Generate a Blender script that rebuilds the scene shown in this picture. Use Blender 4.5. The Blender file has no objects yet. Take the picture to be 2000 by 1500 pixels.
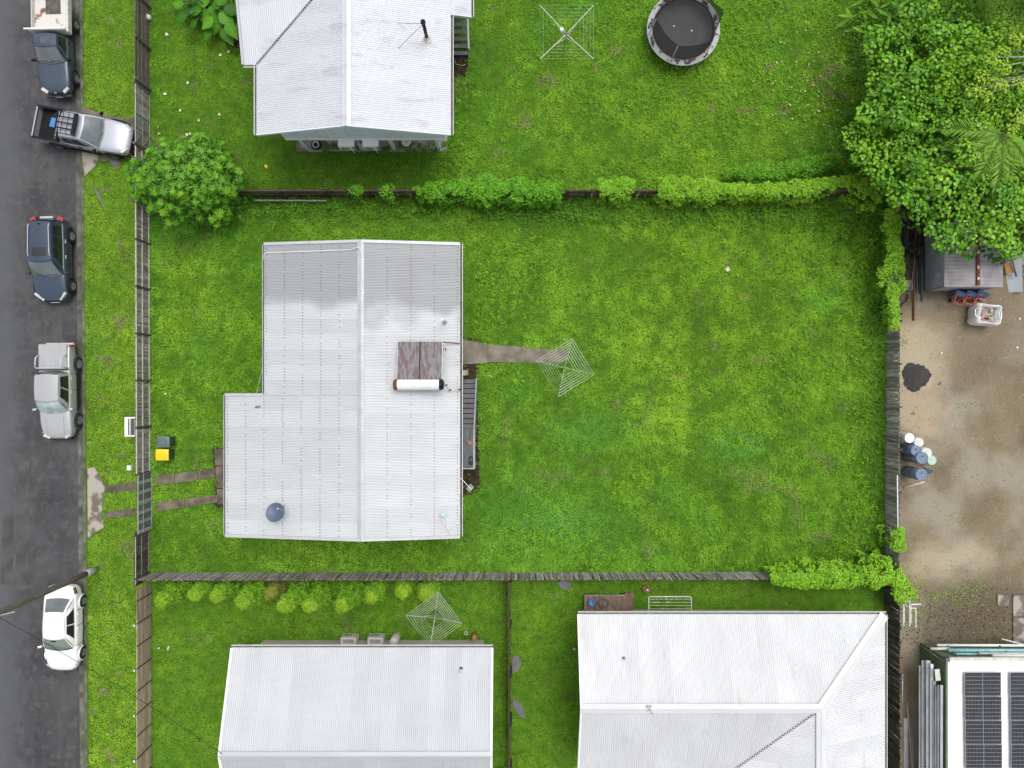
import bpy, math, random
import numpy as np
from mathutils import Vector, Matrix, Quaternion, Euler
random.seed(7); rng = np.random.default_rng(11)
S = bpy.context.scene; C = S.collection
R = math.radians
# ------------------------------------------------------------------ camera, sky, sun, exposure
H, F = 38.6, 1351.0                      # drone height in metres, focal length in photo pixels
cd = bpy.data.cameras.new('camera'); cam = bpy.data.objects.new('camera', cd); C.objects.link(cam)
cam.location = (0, 0, H); cd.sensor_width = 36; cd.lens = 36*F/2000; cd.clip_end = 3000; S.camera = cam
W = bpy.data.worlds.new('World'); S.world = W; W.use_nodes = True
nt = W.node_tree; bg = nt.nodes['Background']
sky = nt.nodes.new('ShaderNodeTexSky'); sky.sky_type = 'NISHITA'; sky.sun_disc = False
SUN = Vector((.2, .3, .93)).normalized()
sky.sun_elevation = math.asin(SUN.z); sky.sun_rotation = math.atan2(SUN.x, SUN.y)
sky.dust_density = 4; sky.ozone_density = 1.0
hs = nt.nodes.new('ShaderNodeHueSaturation'); hs.inputs['Saturation'].default_value = .22
nt.links.new(sky.outputs[0], hs.inputs['Color']); nt.links.new(hs.outputs[0], bg.inputs[0])
bg.inputs[1].default_value = .15
sl = bpy.data.lights.new('sun', 'SUN'); so = bpy.data.objects.new('sun', sl); C.objects.link(so)
sl.energy = .8; sl.angle = R(30); sl.color = (1, .97, .92)
so.rotation_euler = SUN.to_track_quat('Z', 'Y').to_euler()
vs = S.view_settings; vs.view_transform = 'Standard'; vs.look = 'None'; vs.gamma = 1; vs.exposure = .44
S.render.engine = 'CYCLES'
# ------------------------------------------------------------------ helpers
def P(px, py, z=0.0):
    s = (H-z)/F
    return Vector(((px-1000)*s, (750-py)*s, z))
ORG = {}
def tag(o, label=None, cat=None, group=None, kind=None):
    if label: o['label'] = label
    if cat: o['category'] = cat
    if group: o['group'] = group
    if kind: o['kind'] = kind
    return o
def thing(name, label, cat, loc=(0, 0, 0), rotz=0, group=None):
    o = bpy.data.objects.new(name, None); C.objects.link(o)
    o.empty_display_size = .2
    o.location = loc; o.rotation_euler = (0, 0, rotz); ORG[o.name] = Vector(loc)
    return tag(o, label, cat, group)
def link(name, me, parent=None):
    o = bpy.data.objects.new(name, me); C.objects.link(o)
    if parent: o.parent = parent; ORG[o.name] = ORG.get(parent.name, Vector((0, 0, 0)))
    else: ORG[o.name] = Vector((0, 0, 0))
    return o
class MB:
    def __init__(s): s.v = []; s.f = []
    def add(s, vs, fs):
        b = len(s.v); s.v += [tuple(v) for v in vs]; s.f += [tuple(i+b for i in f) for f in fs]; return s
    def box(s, c, d, rz=0, M=None):
        x, y, z = d[0]/2, d[1]/2, d[2]/2; c = Vector(c)
        Q = M if M is not None else Matrix.Rotation(rz, 3, 'Z')
        vs = [c+Q@Vector(p) for p in ((-x,-y,-z),(x,-y,-z),(x,y,-z),(-x,y,-z),(-x,-y,z),(x,-y,z),(x,y,z),(-x,y,z))]
        return s.add(vs, [(0,3,2,1),(4,5,6,7),(0,1,5,4),(1,2,6,5),(2,3,7,6),(3,0,4,7)])
    def beam(s, p, q, w, h, up=(0, 0, 1)):
        p, q = Vector(p), Vector(q); d = (q-p); L = d.length
        if L < 1e-6: return s
        d /= L; up = Vector(up)
        if abs(d.dot(up)) > .98: up = Vector((0, 1, 0))
        a = d.cross(up).normalized(); b = a.cross(d)
        return s.box((p+q)/2, (w, L, h), M=Matrix((a, d, b)).transposed())
    def tube(s, pts, r, n=6, cap=True):
        pts = [Vector(p) for p in pts]; rings = []; prev = None
        for i, p in enumerate(pts):
            d = (pts[min(i+1, len(pts)-1)]-pts[max(i-1, 0)]).normalized()
            if prev is None:
                a = d.cross(Vector((0, 0, 1)));
                if a.length < .05: a = d.cross(Vector((0, 1, 0)))
            else: a = prev-d*prev.dot(d)
            a.normalize(); prev = a; b = d.cross(a)
            rr = r[i] if hasattr(r, '__len__') else r
            rings.append([p+(a*math.cos(t*2*math.pi/n)+b*math.sin(t*2*math.pi/n))*rr for t in range(n)])
        vs = [v for g in rings for v in g]; fs = []
        for i in range(len(pts)-1):
            for t in range(n):
                u = (t+1) % n; fs.append((i*n+t, i*n+u, (i+1)*n+u, (i+1)*n+t))
        if cap: fs += [tuple(reversed(range(n))), tuple(range((len(pts)-1)*n, len(pts)*n))]
        return s.add(vs, fs)
    def lathe(s, prof, c=(0, 0, 0), n=16, axis='Z', M=None):
        c = Vector(c); vs = []; m = len(prof)
        for k in range(n):
            t = 2*math.pi*k/n
            for r, z in prof:
                p = Vector((r*math.cos(t), r*math.sin(t), z))
                if axis == 'X': p = Vector((p.z, p.x, p.y))
                if axis == 'Y': p = Vector((p.y, p.z, p.x))
                if M is not None: p = M@p
                vs.append(c+p)
        fs = [(k*m+i, ((k+1) % n)*m+i, ((k+1) % n)*m+i+1, k*m+i+1) for k in range(n) for i in range(m-1)]
        return s.add(vs, fs)
    def poly(s, pts):
        return s.add(pts, [tuple(range(len(pts)))])
    def prism(s, pts, z0, z1):
        n = len(pts); vs = [(p[0], p[1], z0) for p in pts]+[(p[0], p[1], z1) for p in pts]
        return s.add(vs, [tuple(reversed(range(n))), tuple(range(n, 2*n))]+[(i, (i+1) % n, n+(i+1) % n, n+i) for i in range(n)])
    def patch(s, fn, us, vs_):
        nu, nv = len(us), len(vs_)
        return s.add([fn(u, v) for u in us for v in vs_], [(i*nv+j, (i+1)*nv+j, (i+1)*nv+j+1, i*nv+j+1) for i in range(nu-1) for j in range(nv-1)])
    def mesh(s, name, m=None, smooth=False, off=None):
        me = bpy.data.meshes.new(name)
        v = s.v if off is None else [(a-off.x, b-off.y, c-off.z) for a, b, c in s.v]
        me.from_pydata(v, [], s.f)
        if smooth: me.polygons.foreach_set('use_smooth', [True]*len(me.polygons))
        if m: me.materials.append(m)
        me.update(); return me
    def build(s, name, m, parent=None, smooth=False, world=False):
        off = ORG.get(parent.name) if (world and parent) else None
        return link(name, s.mesh(name, m, smooth, off), parent)
def lin(a, b, n): return [a+(b-a)*i/(n-1) for i in range(n)]
# ------------------------------------------------------------------ materials
MT = {}
def mat(name, c1, c2=None, rough=.6, metal=0, scale=4., detail=6., bump=0, bscale=30., rand=0, attr=False, spec=.5, coat=0,
        stretch=None, alpha=1, pos=False, ramp=(.35, .65), rvar=0, rscale=1.5):
    m = bpy.data.materials.new(name); m.use_nodes = True; MT[name] = m
    n = m.node_tree.nodes; l = m.node_tree.links; b = n['Principled BSDF']
    b.inputs['Roughness'].default_value = rough; b.inputs['Metallic'].default_value = metal
    b.inputs['Specular IOR Level'].default_value = spec; b.inputs['Coat Weight'].default_value = coat
    b.inputs['Coat Roughness'].default_value = .06; b.inputs['Alpha'].default_value = alpha
    if pos: co = n.new('ShaderNodeNewGeometry').outputs['Position']
    else: co = n.new('ShaderNodeTexCoord').outputs['Object']
    mp = n.new('ShaderNodeMapping'); l.new(co, mp.inputs[0])
    if stretch: mp.inputs['Scale'].default_value = stretch
    info = n.new('ShaderNodeObjectInfo')
    if rand:
        mm = n.new('ShaderNodeMath'); mm.operation = 'MULTIPLY'; mm.inputs[1].default_value = 37; l.new(info.outputs['Random'], mm.inputs[0])
        l.new(mm.outputs[0], mp.inputs['Location'])
    t = n.new('ShaderNodeTexNoise'); t.inputs['Scale'].default_value = scale; t.inputs['Detail'].default_value = detail; l.new(mp.outputs[0], t.inputs[0])
    rp = n.new('ShaderNodeValToRGB'); l.new(t.outputs[0], rp.inputs[0])
    c2 = c2 or tuple(x*.78 for x in c1)
    rp.color_ramp.elements[0].position = ramp[0]; rp.color_ramp.elements[1].position = ramp[1]
    rp.color_ramp.elements[0].color = (*c2, 1); rp.color_ramp.elements[1].color = (*c1, 1)
    out = rp.outputs[0]
    if attr:
        a = n.new('ShaderNodeAttribute'); a.attribute_name = 'Col'
        mx = n.new('ShaderNodeMix'); mx.data_type = 'RGBA'; mx.blend_type = 'MULTIPLY'; mx.inputs[0].default_value = 1
        l.new(out, mx.inputs[6]); l.new(a.outputs['Color'], mx.inputs[7]); out = mx.outputs[2]
    if rand:
        v = n.new('ShaderNodeMapRange'); v.inputs[3].default_value = 1-rand; v.inputs[4].default_value = 1+rand; l.new(info.outputs['Random'], v.inputs[0])
        mx = n.new('ShaderNodeMix'); mx.data_type = 'RGBA'; mx.blend_type = 'MULTIPLY'; mx.inputs[0].default_value = 1
        l.new(out, mx.inputs[6]); l.new(v.outputs[0], mx.inputs[7]); out = mx.outputs[2]
    l.new(out, b.inputs['Base Color'])
    if rvar:
        t3 = n.new('ShaderNodeTexNoise'); t3.inputs['Scale'].default_value = rscale; t3.inputs['Detail'].default_value = 4; l.new(mp.outputs[0], t3.inputs[0])
        v = n.new('ShaderNodeMapRange'); v.inputs[1].default_value = .3; v.inputs[2].default_value = .7; v.inputs[3].default_value = rough-rvar; v.inputs[4].default_value = rough+rvar
        l.new(t3.outputs[0], v.inputs[0]); l.new(v.outputs[0], b.inputs['Roughness'])
    if bump:
        t2 = n.new('ShaderNodeTexNoise'); t2.inputs['Scale'].default_value = bscale; t2.inputs['Detail'].default_value = 5; l.new(mp.outputs[0], t2.inputs[0])
        bp = n.new('ShaderNodeBump'); bp.inputs['Strength'].default_value = bump; bp.inputs['Distance'].default_value = .02
        l.new(t2.outputs[0], bp.inputs['Height']); l.new(bp.outputs[0], b.inputs['Normal'])
    m['out'] = 0
    return m
def mixin(m, mask_fn, col):
    """mix a second colour over a material's base colour, mask_fn(nodes, links) gives the mask socket"""
    n = m.node_tree.nodes; l = m.node_tree.links; b = n['Principled BSDF']
    src = b.inputs['Base Color'].links[0].from_socket
    mx = n.new('ShaderNodeMix'); mx.data_type = 'RGBA'; l.new(mask_fn(n, l), mx.inputs[0]); l.new(src, mx.inputs[6])
    if isinstance(col, tuple): mx.inputs[7].default_value = (*col, 1)
    l.new(mx.outputs[2], b.inputs['Base Color'])
def nmask(scale, lo, hi, amt=1, detail=5, stretch=None, seed=0):
    def fn(n, l):
        g = n.new('ShaderNodeNewGeometry'); mp = n.new('ShaderNodeMapping'); l.new(g.outputs['Position'], mp.inputs[0])
        mp.inputs['Location'].default_value = (seed, seed*1.7, 0)
        if stretch: mp.inputs['Scale'].default_value = stretch
        t = n.new('ShaderNodeTexNoise'); t.inputs['Scale'].default_value = scale; t.inputs['Detail'].default_value = detail; l.new(mp.outputs[0], t.inputs[0])
        v = n.new('ShaderNodeMapRange'); v.interpolation_type = 'SMOOTHSTEP'
        v.inputs[1].default_value = lo; v.inputs[2].default_value = hi; v.inputs[4].default_value = amt; l.new(t.outputs[0], v.inputs[0])
        return v.outputs[0]
    return fn
def rmask(cx, cy, r0, r1, amt=1, nz=.6, ns=2., sx=1., sy=1.):
    """irregular round blotch round world point (cx, cy)"""
    def fn(n, l):
        g = n.new('ShaderNodeNewGeometry'); mp = n.new('ShaderNodeMapping'); mp.vector_type = 'POINT'; l.new(g.outputs['Position'], mp.inputs[0])
        mp.inputs['Location'].default_value = (-cx*sx, -cy*sy, 0); mp.inputs['Scale'].default_value = (sx, sy, 0)
        d = n.new('ShaderNodeVectorMath'); d.operation = 'LENGTH'; l.new(mp.outputs[0], d.inputs[0])
        t = n.new('ShaderNodeTexNoise'); t.inputs['Scale'].default_value = ns; t.inputs['Detail'].default_value = 4; l.new(g.outputs['Position'], t.inputs[0])
        a = n.new('ShaderNodeMath'); a.operation = 'MULTIPLY_ADD'; a.inputs[1].default_value = nz*2; a.inputs[2].default_value = -nz; l.new(t.outputs[0], a.inputs[0])
        s = n.new('ShaderNodeMath'); s.operation = 'ADD'; l.new(d.outputs['Value'], s.inputs[0]); l.new(a.outputs[0], s.inputs[1])
        v = n.new('ShaderNodeMapRange'); v.interpolation_type = 'SMOOTHSTEP'; v.inputs[1].default_value = r0; v.inputs[2].default_value = r1
        v.inputs[3].default_value = amt; v.inputs[4].default_value = 0; l.new(s.outputs[0], v.inputs[0])
        return v.outputs[0]
    return fn
m_asph = mat('asphalt', (.068, .066, .07), (.04, .039, .043), rough=.6, spec=.3, scale=.55, bump=.35, bscale=60, pos=True, rvar=.2, rscale=.5)
mixin(m_asph, nmask(.9, .5, .72, .6, 8, (1.6, .35, 1), 3), (.088, .083, .078))
mixin(m_asph, nmask(2.6, .5, .66, .5, 9, None, 12), (.1, .097, .094))
mixin(m_asph, nmask(3.4, .56, .7, .55, 9, (1, .5, 1), 22), (.028, .027, .03))
mixin(m_asph, nmask(24, .56, .66, .55, 3, None, 8), (.075, .075, .075))
def lane_sheen(n, l):
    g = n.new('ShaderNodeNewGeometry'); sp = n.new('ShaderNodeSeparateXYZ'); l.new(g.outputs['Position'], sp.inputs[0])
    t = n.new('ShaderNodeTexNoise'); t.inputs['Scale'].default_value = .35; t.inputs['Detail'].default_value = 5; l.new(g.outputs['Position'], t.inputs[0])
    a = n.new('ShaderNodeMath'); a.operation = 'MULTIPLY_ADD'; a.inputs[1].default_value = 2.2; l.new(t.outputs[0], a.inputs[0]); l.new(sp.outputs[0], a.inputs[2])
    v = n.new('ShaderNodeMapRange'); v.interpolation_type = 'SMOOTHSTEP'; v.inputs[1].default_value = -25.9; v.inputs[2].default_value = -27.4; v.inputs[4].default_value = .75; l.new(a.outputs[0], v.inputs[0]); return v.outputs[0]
mixin(m_asph, lane_sheen, (.092, .096, .106))  # wet sky sheen painted into the asphalt colour along with pale lane wear
m_asph2 = mat('asphalt_patch', (.098, .094, .09), (.06, .058, .056), rough=.8, spec=.2, scale=1.2, bump=.3, bscale=60, pos=True)
m_kerb = mat('kerb_concrete', (.17, .163, .145), (.075, .073, .066), rough=.8, spec=.2, scale=2, bump=.2, pos=True)
mixin(m_kerb, nmask(1.1, .5, .62, .6, 6, None, 5), (.05, .06, .03))
m_conc = mat('concrete', (.36, .33, .285), (.15, .13, .105), rough=.85, spec=.2, ramp=(.45, .54), scale=1.3, bump=.2, pos=True)
m_concd = mat('damp_concrete', (.2, .165, .125), (.085, .07, .053), rough=.75, spec=.25, scale=1.6, bump=.2, pos=True, rand=.12)
m_soil = mat('soil', (.055, .037, .022), (.025, .017, .011), rough=.9, spec=.15, scale=3, bump=.5, pos=True)
m_lawn = mat('lawn_soil', (.085, .185, .014), (.045, .11, .008), rough=1, scale=2.5, bump=.5, pos=True, spec=.1)
mixin(m_lawn, nmask(.5, .62, .72, .6), (.07, .06, .03))
m_dirt = mat('dirt', (.235, .185, .118), (.15, .118, .074), rough=.95, spec=.15, scale=.5, detail=9, bump=.6, bscale=25, pos=True)
m_grass = mat('grass', (1, 1, 1), (.85, .85, .85), rough=.7, attr=True, scale=1.2, spec=.08, pos=True)
m_leaf = mat('leaf', (1, 1, 1), (.9, .9, .9), rough=.45, attr=True, scale=3, spec=.16, pos=True)
m_ctr = mat('container_roof_white', (.78, .78, .78), (.74, .74, .74), rough=.5, scale=1)
m_rail = mat('pale_rail_timber', (.55, .52, .47), (.36, .34, .3), rough=.85, scale=3, stretch=(8, .8, 8))
m_leafg = mat('glossy_leaf', (1, 1, 1), (.9, .9, .9), rough=.38, attr=True, scale=3, spec=.22, pos=True)
m_bark = mat('bark', (.16, .13, .1), (.08, .065, .05), rough=.9, scale=8, bump=.5)
m_roofA = mat('galvanised_roof', (.545, .56, .575), (.505, .52, .535), rough=.45, metal=.1, scale=.6, rand=.05, pos=True)
m_roofB = mat('pale_zinc_roof', (.575, .59, .625), (.54, .555, .59), rough=.45, metal=.1, scale=.5, rand=.025, pos=True)
m_roofC = mat('grey_zinc_roof', (.47, .485, .51), (.43, .445, .47), rough=.42, metal=.12, scale=.4, rand=.05, pos=True)
m_roofD = mat('white_painted_roof', (.6, .61, .62), (.545, .55, .56), rough=.55, scale=.45, rand=.03, pos=True, detail=8)
mixin(m_roofD, nmask(1.2, .58, .74, .3, 8, (2.2, .5, 1), 2), (.38, .36, .35))
mixin(m_roofB, nmask(.8, .56, .7, .5, 6, (.7, 2.2, 1), 9), (.4, .4, .42))
# cloudy-edged grey patches over the far end of the main roof
def band(x0, x1, y0, y1, amt, nz, ns):
    def fn(n, l):
        g = n.new('ShaderNodeNewGeometry'); sp = n.new('ShaderNodeSeparateXYZ'); l.new(g.outputs['Position'], sp.inputs[0])
        t = n.new('ShaderNodeTexNoise'); t.inputs['Scale'].default_value = ns; t.inputs['Detail'].default_value = 2.5; l.new(g.outputs['Position'], t.inputs[0])
        a = n.new('ShaderNodeMath'); a.operation = 'MULTIPLY_ADD'; a.inputs[1].default_value = nz; l.new(t.outputs[0], a.inputs[0]); l.new(sp.outputs[1], a.inputs[2])
        v = n.new('ShaderNodeMapRange'); v.interpolation_type = 'SMOOTHSTEP'; v.inputs[1].default_value = y0; v.inputs[2].default_value = y1; v.inputs[4].default_value = amt; l.new(a.outputs[0], v.inputs[0])
        w = n.new('ShaderNodeMapRange'); w.interpolation_type = 'SMOOTHSTEP'; w.inputs[1].default_value = x0; w.inputs[2].default_value = x1; l.new(sp.outputs[0], w.inputs[0])
        k = n.new('ShaderNodeMath'); k.operation = 'MULTIPLY'; l.new(v.outputs[0], k.inputs[0]); l.new(w.outputs[0], k.inputs[1])
        return k.outputs[0]
    return fn
mixin(m_roofA, band(-7.31, -7.33, 4.55, 5.25, .8, 1.9, .42), (.31, .32, .33))
mixin(m_roofA, band(-7.33, -7.31, 5.4, 6.9, .7, 5.6, .45), (.27, .275, .28))
mixin(m_roofA, rmask(-5.1, 4.1, .2, 1.1, .35, .8, 1.1, 1.2, .45), (.28, .28, .28))
m_trim = mat('pale_metal_trim', (.5, .515, .535), (.43, .445, .465), rough=.45, metal=.1, scale=2)
m_gutd = mat('gutter_inside', (.12, .11, .1), (.06, .055, .05), rough=.8)
m_white = mat('white_paint', (.8, .8, .79), (.7, .7, .69), rough=.45, scale=3)
m_offw = mat('aged_white', (.62, .6, .55), (.45, .43, .39), rough=.6, scale=4)
m_cream = mat('cream_wall', (.55, .52, .45), (.45, .42, .36), rough=.7, scale=2)
m_blue = mat('pale_blue_wall', (.64, .72, .76), (.56, .64, .68), rough=.7, scale=2)
m_glass = mat('dark_glass', (.015, .017, .02), (.01, .01, .012), rough=.08, spec=.8, coat=.4)
m_tg = mat('weathered_timber', (.42, .395, .365), (.15, .14, .122), rough=.9, scale=2.2, rand=.4, stretch=(8, 8, .8), bump=.4, bscale=12)
m_td = mat('dark_timber', (.135, .115, .1), (.045, .037, .03), rough=.9, scale=2.2, rand=.45, stretch=(6, 6, .8), bump=.4, bscale=12)
m_tdh = mat('dark_rail_timber', (.16, .145, .125), (.05, .042, .035), rough=.9, scale=3, rand=.3, stretch=(8, .8, 8), bump=.4, bscale=12)
m_tb = mat('brown_board_timber', (.5, .39, .295), (.24, .165, .115), rough=.85, scale=3.4, rand=.28, stretch=(12, .5, 12), bump=.4, bscale=12, ramp=(.34, .56))
m_tr = mat('red_brown_timber', (.09, .05, .04), (.035, .02, .016), rough=.85, scale=3, rand=.3, stretch=(.6, 6, 6))
m_deck = mat('deck_timber', (.2, .13, .09), (.09, .06, .045), rough=.7, scale=3, rand=.25, stretch=(6, .8, 6))
m_galv = mat('galvanised_steel', (.48, .49, .5), (.33, .34, .35), rough=.4, metal=.5, scale=6)
m_line = mat('clothes_line_wire', (.62, .66, .58), (.5, .54, .46), rough=.5, scale=8)
m_gpost = mat('grey_painted_step', (.14, .15, .165), (.1, .105, .115), rough=.6, scale=3, rand=.1)
m_black = mat('black_plastic', (.014, .014, .016), (.01, .01, .011), rough=.5, spec=.2)
m_rub = mat('rubber', (.02, .02, .021), (.012, .012, .012), rough=.8)
m_rim = mat('alloy_rim', (.4, .41, .43), (.25, .26, .27), rough=.3, metal=.6)
m_rust = mat('rust', (.2, .06, .035), (.09, .03, .02), rough=.9, scale=8)
m_panel = mat('collector_panel', (.16, .16, .175), (.12, .12, .13), rough=.4, scale=3)
mixin(m_panel, nmask(3.2, .46, .54, .85, 5, (2.6, .55, 1), 4), (.1, .04, .04))
m_tank = mat('tank_white', (.78, .78, .76), (.66, .65, .62), rough=.4, scale=5)
m_dish = mat('dish_grey', (.085, .12, .175), (.07, .1, .15), rough=.5)
m_gplate = mat('pale_green_plate', (.42, .56, .48), (.36, .5, .42), rough=.6)
m_grn = mat('container_green', (.13, .2, .11), (.09, .14, .075), rough=.6, scale=3)
m_sil = mat('silver_paint', (.47, .475, .475), (.43, .435, .44), rough=.32, metal=.35, coat=.6, scale=.7)
m_sil2 = mat('bright_silver_paint', (.46, .48, .53), (.43, .45, .5), rough=.3, metal=.35, coat=.6, scale=.7)
m_navy = mat('navy_paint', (.04, .062, .1), (.034, .053, .086), rough=.24, metal=.25, coat=.9, scale=.7)
m_navy2 = mat('faded_navy_paint', (.048, .066, .1), (.04, .056, .086), rough=.38, metal=.15, coat=.4, scale=.7)
m_wht = mat('white_car_paint', (.82, .82, .82), (.8, .8, .8), rough=.25, coat=.8, scale=.7)
m_wsA = mat('windscreen_grey', (.14, .165, .17), (.09, .105, .11), rough=.06, spec=.8, coat=.5, scale=1.6)  # windscreen base colours carry painted sky reflection along with dashboard and sunshade
m_wsB = mat('windscreen_sky_sunshade', (.5, .62, .58), (.3, .4, .38), rough=.08, spec=.8, coat=.5, scale=2.5)
m_wsC = mat('windscreen_green', (.2, .27, .2), (.13, .18, .135), rough=.06, spec=.8, coat=.5, scale=1.3)
m_red = mat('tail_lamp_red', (.5, .05, .06), (.35, .03, .04), rough=.2, coat=.5)
m_lamp = mat('head_lamp', (.6, .62, .62), (.4, .42, .42), rough=.12, coat=.6)
m_amber = mat('amber', (.6, .25, .05), (.5, .2, .04), rough=.3)
m_binb = mat('bin_green', (.05, .085, .075), (.04, .07, .06), rough=.5)
m_binl = mat('bin_lid_green', (.105, .155, .14), (.09, .135, .12), rough=.45)
m_yel = mat('yellow_plastic', (.85, .6, .01), (.78, .54, .01), rough=.4)
m_drum = mat('blue_drum', (.17, .225, .31), (.11, .155, .22), rough=.5, scale=3)
m_drumw = mat('white_drum', (.66, .67, .63), (.5, .51, .47), rough=.5, scale=3)
m_bluep = mat('bright_blue_plastic', (.06, .22, .6), (.05, .19, .5), rough=.4)
m_trayb = mat('barrow_blue', (.05, .1, .2), (.035, .07, .14), rough=.5)
m_oran = mat('orange_frame', (.65, .13, .06), (.5, .1, .05), rough=.5)
m_cyan = mat('cyan_pipe', (.3, .55, .58), (.22, .45, .5), rough=.4)
m_alu = mat('aluminium_plank', (.46, .48, .49), (.33, .345, .36), rough=.5, metal=.2, scale=1.5, rand=.25)
m_pv = mat('solar_cell', (.02, .022, .03), (.014, .015, .022), rough=.25, coat=.1, spec=.4)
m_pvl = mat('solar_grid_line', (.3, .31, .33), (.25, .26, .27), rough=.4)
m_net = mat('net', (.03, .03, .032), (.02, .02, .02), rough=.9, alpha=.7)
m_mat = mat('trampoline_mat', (.035, .036, .04), (.028, .028, .031), rough=.7, scale=2)
m_pad = mat('worn_pad', (.42, .44, .46), (.05, .05, .055), rough=.8, scale=2.2, ramp=(.44, .5))
m_ash = mat('charcoal_ash', (.055, .052, .05), (.035, .033, .032), rough=1, scale=5, bump=.6, pos=True)
m_pole = mat('pole_timber', (.17, .15, .125), (.075, .065, .05), rough=.9, scale=3, stretch=(9, 9, .5), bump=.4)
m_poly = mat('black_pipe', (.02, .024, .028), (.014, .016, .02), rough=.4)
m_pipeg = mat('dark_green_pipe', (.07, .1, .115), (.05, .07, .085), rough=.4)
m_water = mat('puddle_water', (.17, .165, .165), (.12, .117, .115), rough=.06, spec=.6, scale=2)  # base colour lifted to stand in for the sky mirrored in the water
m_dead = mat('fallen_leaf', (.62, .5, .25), (.5, .3, .12), rough=.7, rand=.35, scale=4)
m_pale = mat('pale_petal', (.68, .66, .5), (.6, .56, .4), rough=.6, rand=.12, scale=4)
m_shedw = mat('shed_cladding', (.4, .43, .455), (.32, .345, .37), rough=.5, metal=.2, scale=1.5)
m_shedr = mat('shed_roof', (.33, .315, .325), (.2, .185, .19), rough=.6, scale=1.3, pos=True)
m_bag = mat('bulk_bag', (.72, .72, .7), (.58, .58, .57), rough=.8, scale=4, bump=.5, bscale=8)
m_junk = mat('scrap', (.5, .5, .5), (.12, .11, .1), rough=.7, scale=5, rand=.5, ramp=(.42, .55))
m_ply = mat('rusty_orange_board', (.4, .2, .08), (.28, .13, .05), rough=.8)
m_wood = mat('new_timber_box', (.55, .27, .1), (.45, .2, .08), rough=.7)
# ------------------------------------------------------------------ numpy vegetation tools
_lat = rng.random((256, 256))
def vn(x, y, s, o=0):
    x = np.asarray(x)/s+13.7*o+100; y = np.asarray(y)/s+7.3*o+100
    i = np.floor(x).astype(int); j = np.floor(y).astype(int); fx = x-i; fy = y-j
    fx = fx*fx*(3-2*fx); fy = fy*fy*(3-2*fy); i &= 255; j &= 255; i1 = (i+1) & 255; j1 = (j+1) & 255
    return (_lat[i, j]*(1-fx)+_lat[i1, j]*fx)*(1-fy)+(_lat[i, j1]*(1-fx)+_lat[i1, j1]*fx)*fy
def inpoly(x, y, poly):
    r = np.zeros(len(x), bool); n = len(poly)
    for i in range(n):
        x0, y0 = poly[i]; x1, y1 = poly[(i+1) % n]
        c = ((y0 > y) != (y1 > y)); r ^= c & (x < (x1-x0)*(y-y0)/((y1-y0) if y1 != y0 else 1e-9)+x0)
    return r
def npmesh(name, V, T, col, m, parent=None, smooth=False):
    me = bpy.data.meshes.new(name); k = T.shape[1]
    me.vertices.add(len(V)); me.vertices.foreach_set('co', V.astype(np.float32).ravel())
    me.loops.add(T.size); me.loops.foreach_set('vertex_index', T.astype(np.int32).ravel())
    me.polygons.add(len(T)); me.polygons.foreach_set('loop_start', np.arange(0, T.size, k, dtype=np.int32))
    if smooth: me.polygons.foreach_set('use_smooth', np.ones(len(T), bool))
    if col is not None:
        a = me.attributes.new('Col', 'FLOAT_COLOR', 'POINT')
        a.data.foreach_set('color', np.concatenate([col, np.ones((len(col), 1))], 1).astype(np.float32).ravel())
    me.materials.append(m); me.update(calc_edges=True); me.validate()
    return link(name, me, parent)
def frames(y, nhint):
    """rotation matrices with local +Y along y and local +Z near nhint"""
    y = y/np.linalg.norm(y, axis=1, keepdims=True)
    x = np.cross(y, nhint); x /= np.linalg.norm(x, axis=1, keepdims=True)+1e-9; z = np.cross(x, y)
    return np.stack([x, y, z], 2)
def scatter(tv, tf, pos, Rm, sc, col):
    n, k = len(pos), len(tv)
    sc = np.asarray(sc); sc = sc[:, None, None] if sc.ndim == 1 else sc[:, None, :]
    V = np.einsum('nij,nkj->nki', Rm, tv[None]*sc)+pos[:, None, :]
    T = (tf[None]+(np.arange(n)*k)[:, None, None]).reshape(-1, tf.shape[1])
    return V.reshape(-1, 3), T, np.repeat(col, k, 0)
KITE = (np.array([[0, 0, 0], [.5, .42, .06], [0, 1, -.05], [-.5, .42, .06]]), np.array([[0, 1, 2], [0, 2, 3]]))
RND = (np.array([[0, 0, 0], [.34, .12, .05], [.5, .5, .06], [.28, .88, 0], [0, 1, -.06], [-.28, .88, 0], [-.5, .5, .06], [-.34, .12, .05]]),
       np.array([[0, 1, 2, 3], [0, 3, 4, 4], [0, 4, 5, 5], [0, 5, 6, 7]])[:, :3])
RND = (RND[0], np.array([[0, 1, 2], [0, 2, 3], [0, 3, 4], [0, 4, 5], [0, 5, 6], [0, 6, 7]]))
def jit(n, s=1.): return rng.normal(size=(n, 3))*s
def pick(cols, n, t=None):
    cols = np.array(cols); t = (rng.random(n) if t is None else np.clip(t, 0, .9999))*(len(cols)-1)
    i = np.floor(t).astype(int); i = np.minimum(i, len(cols)-2); f = (t-i)[:, None]
    return cols[i]*(1-f)+cols[i+1]*f
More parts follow.
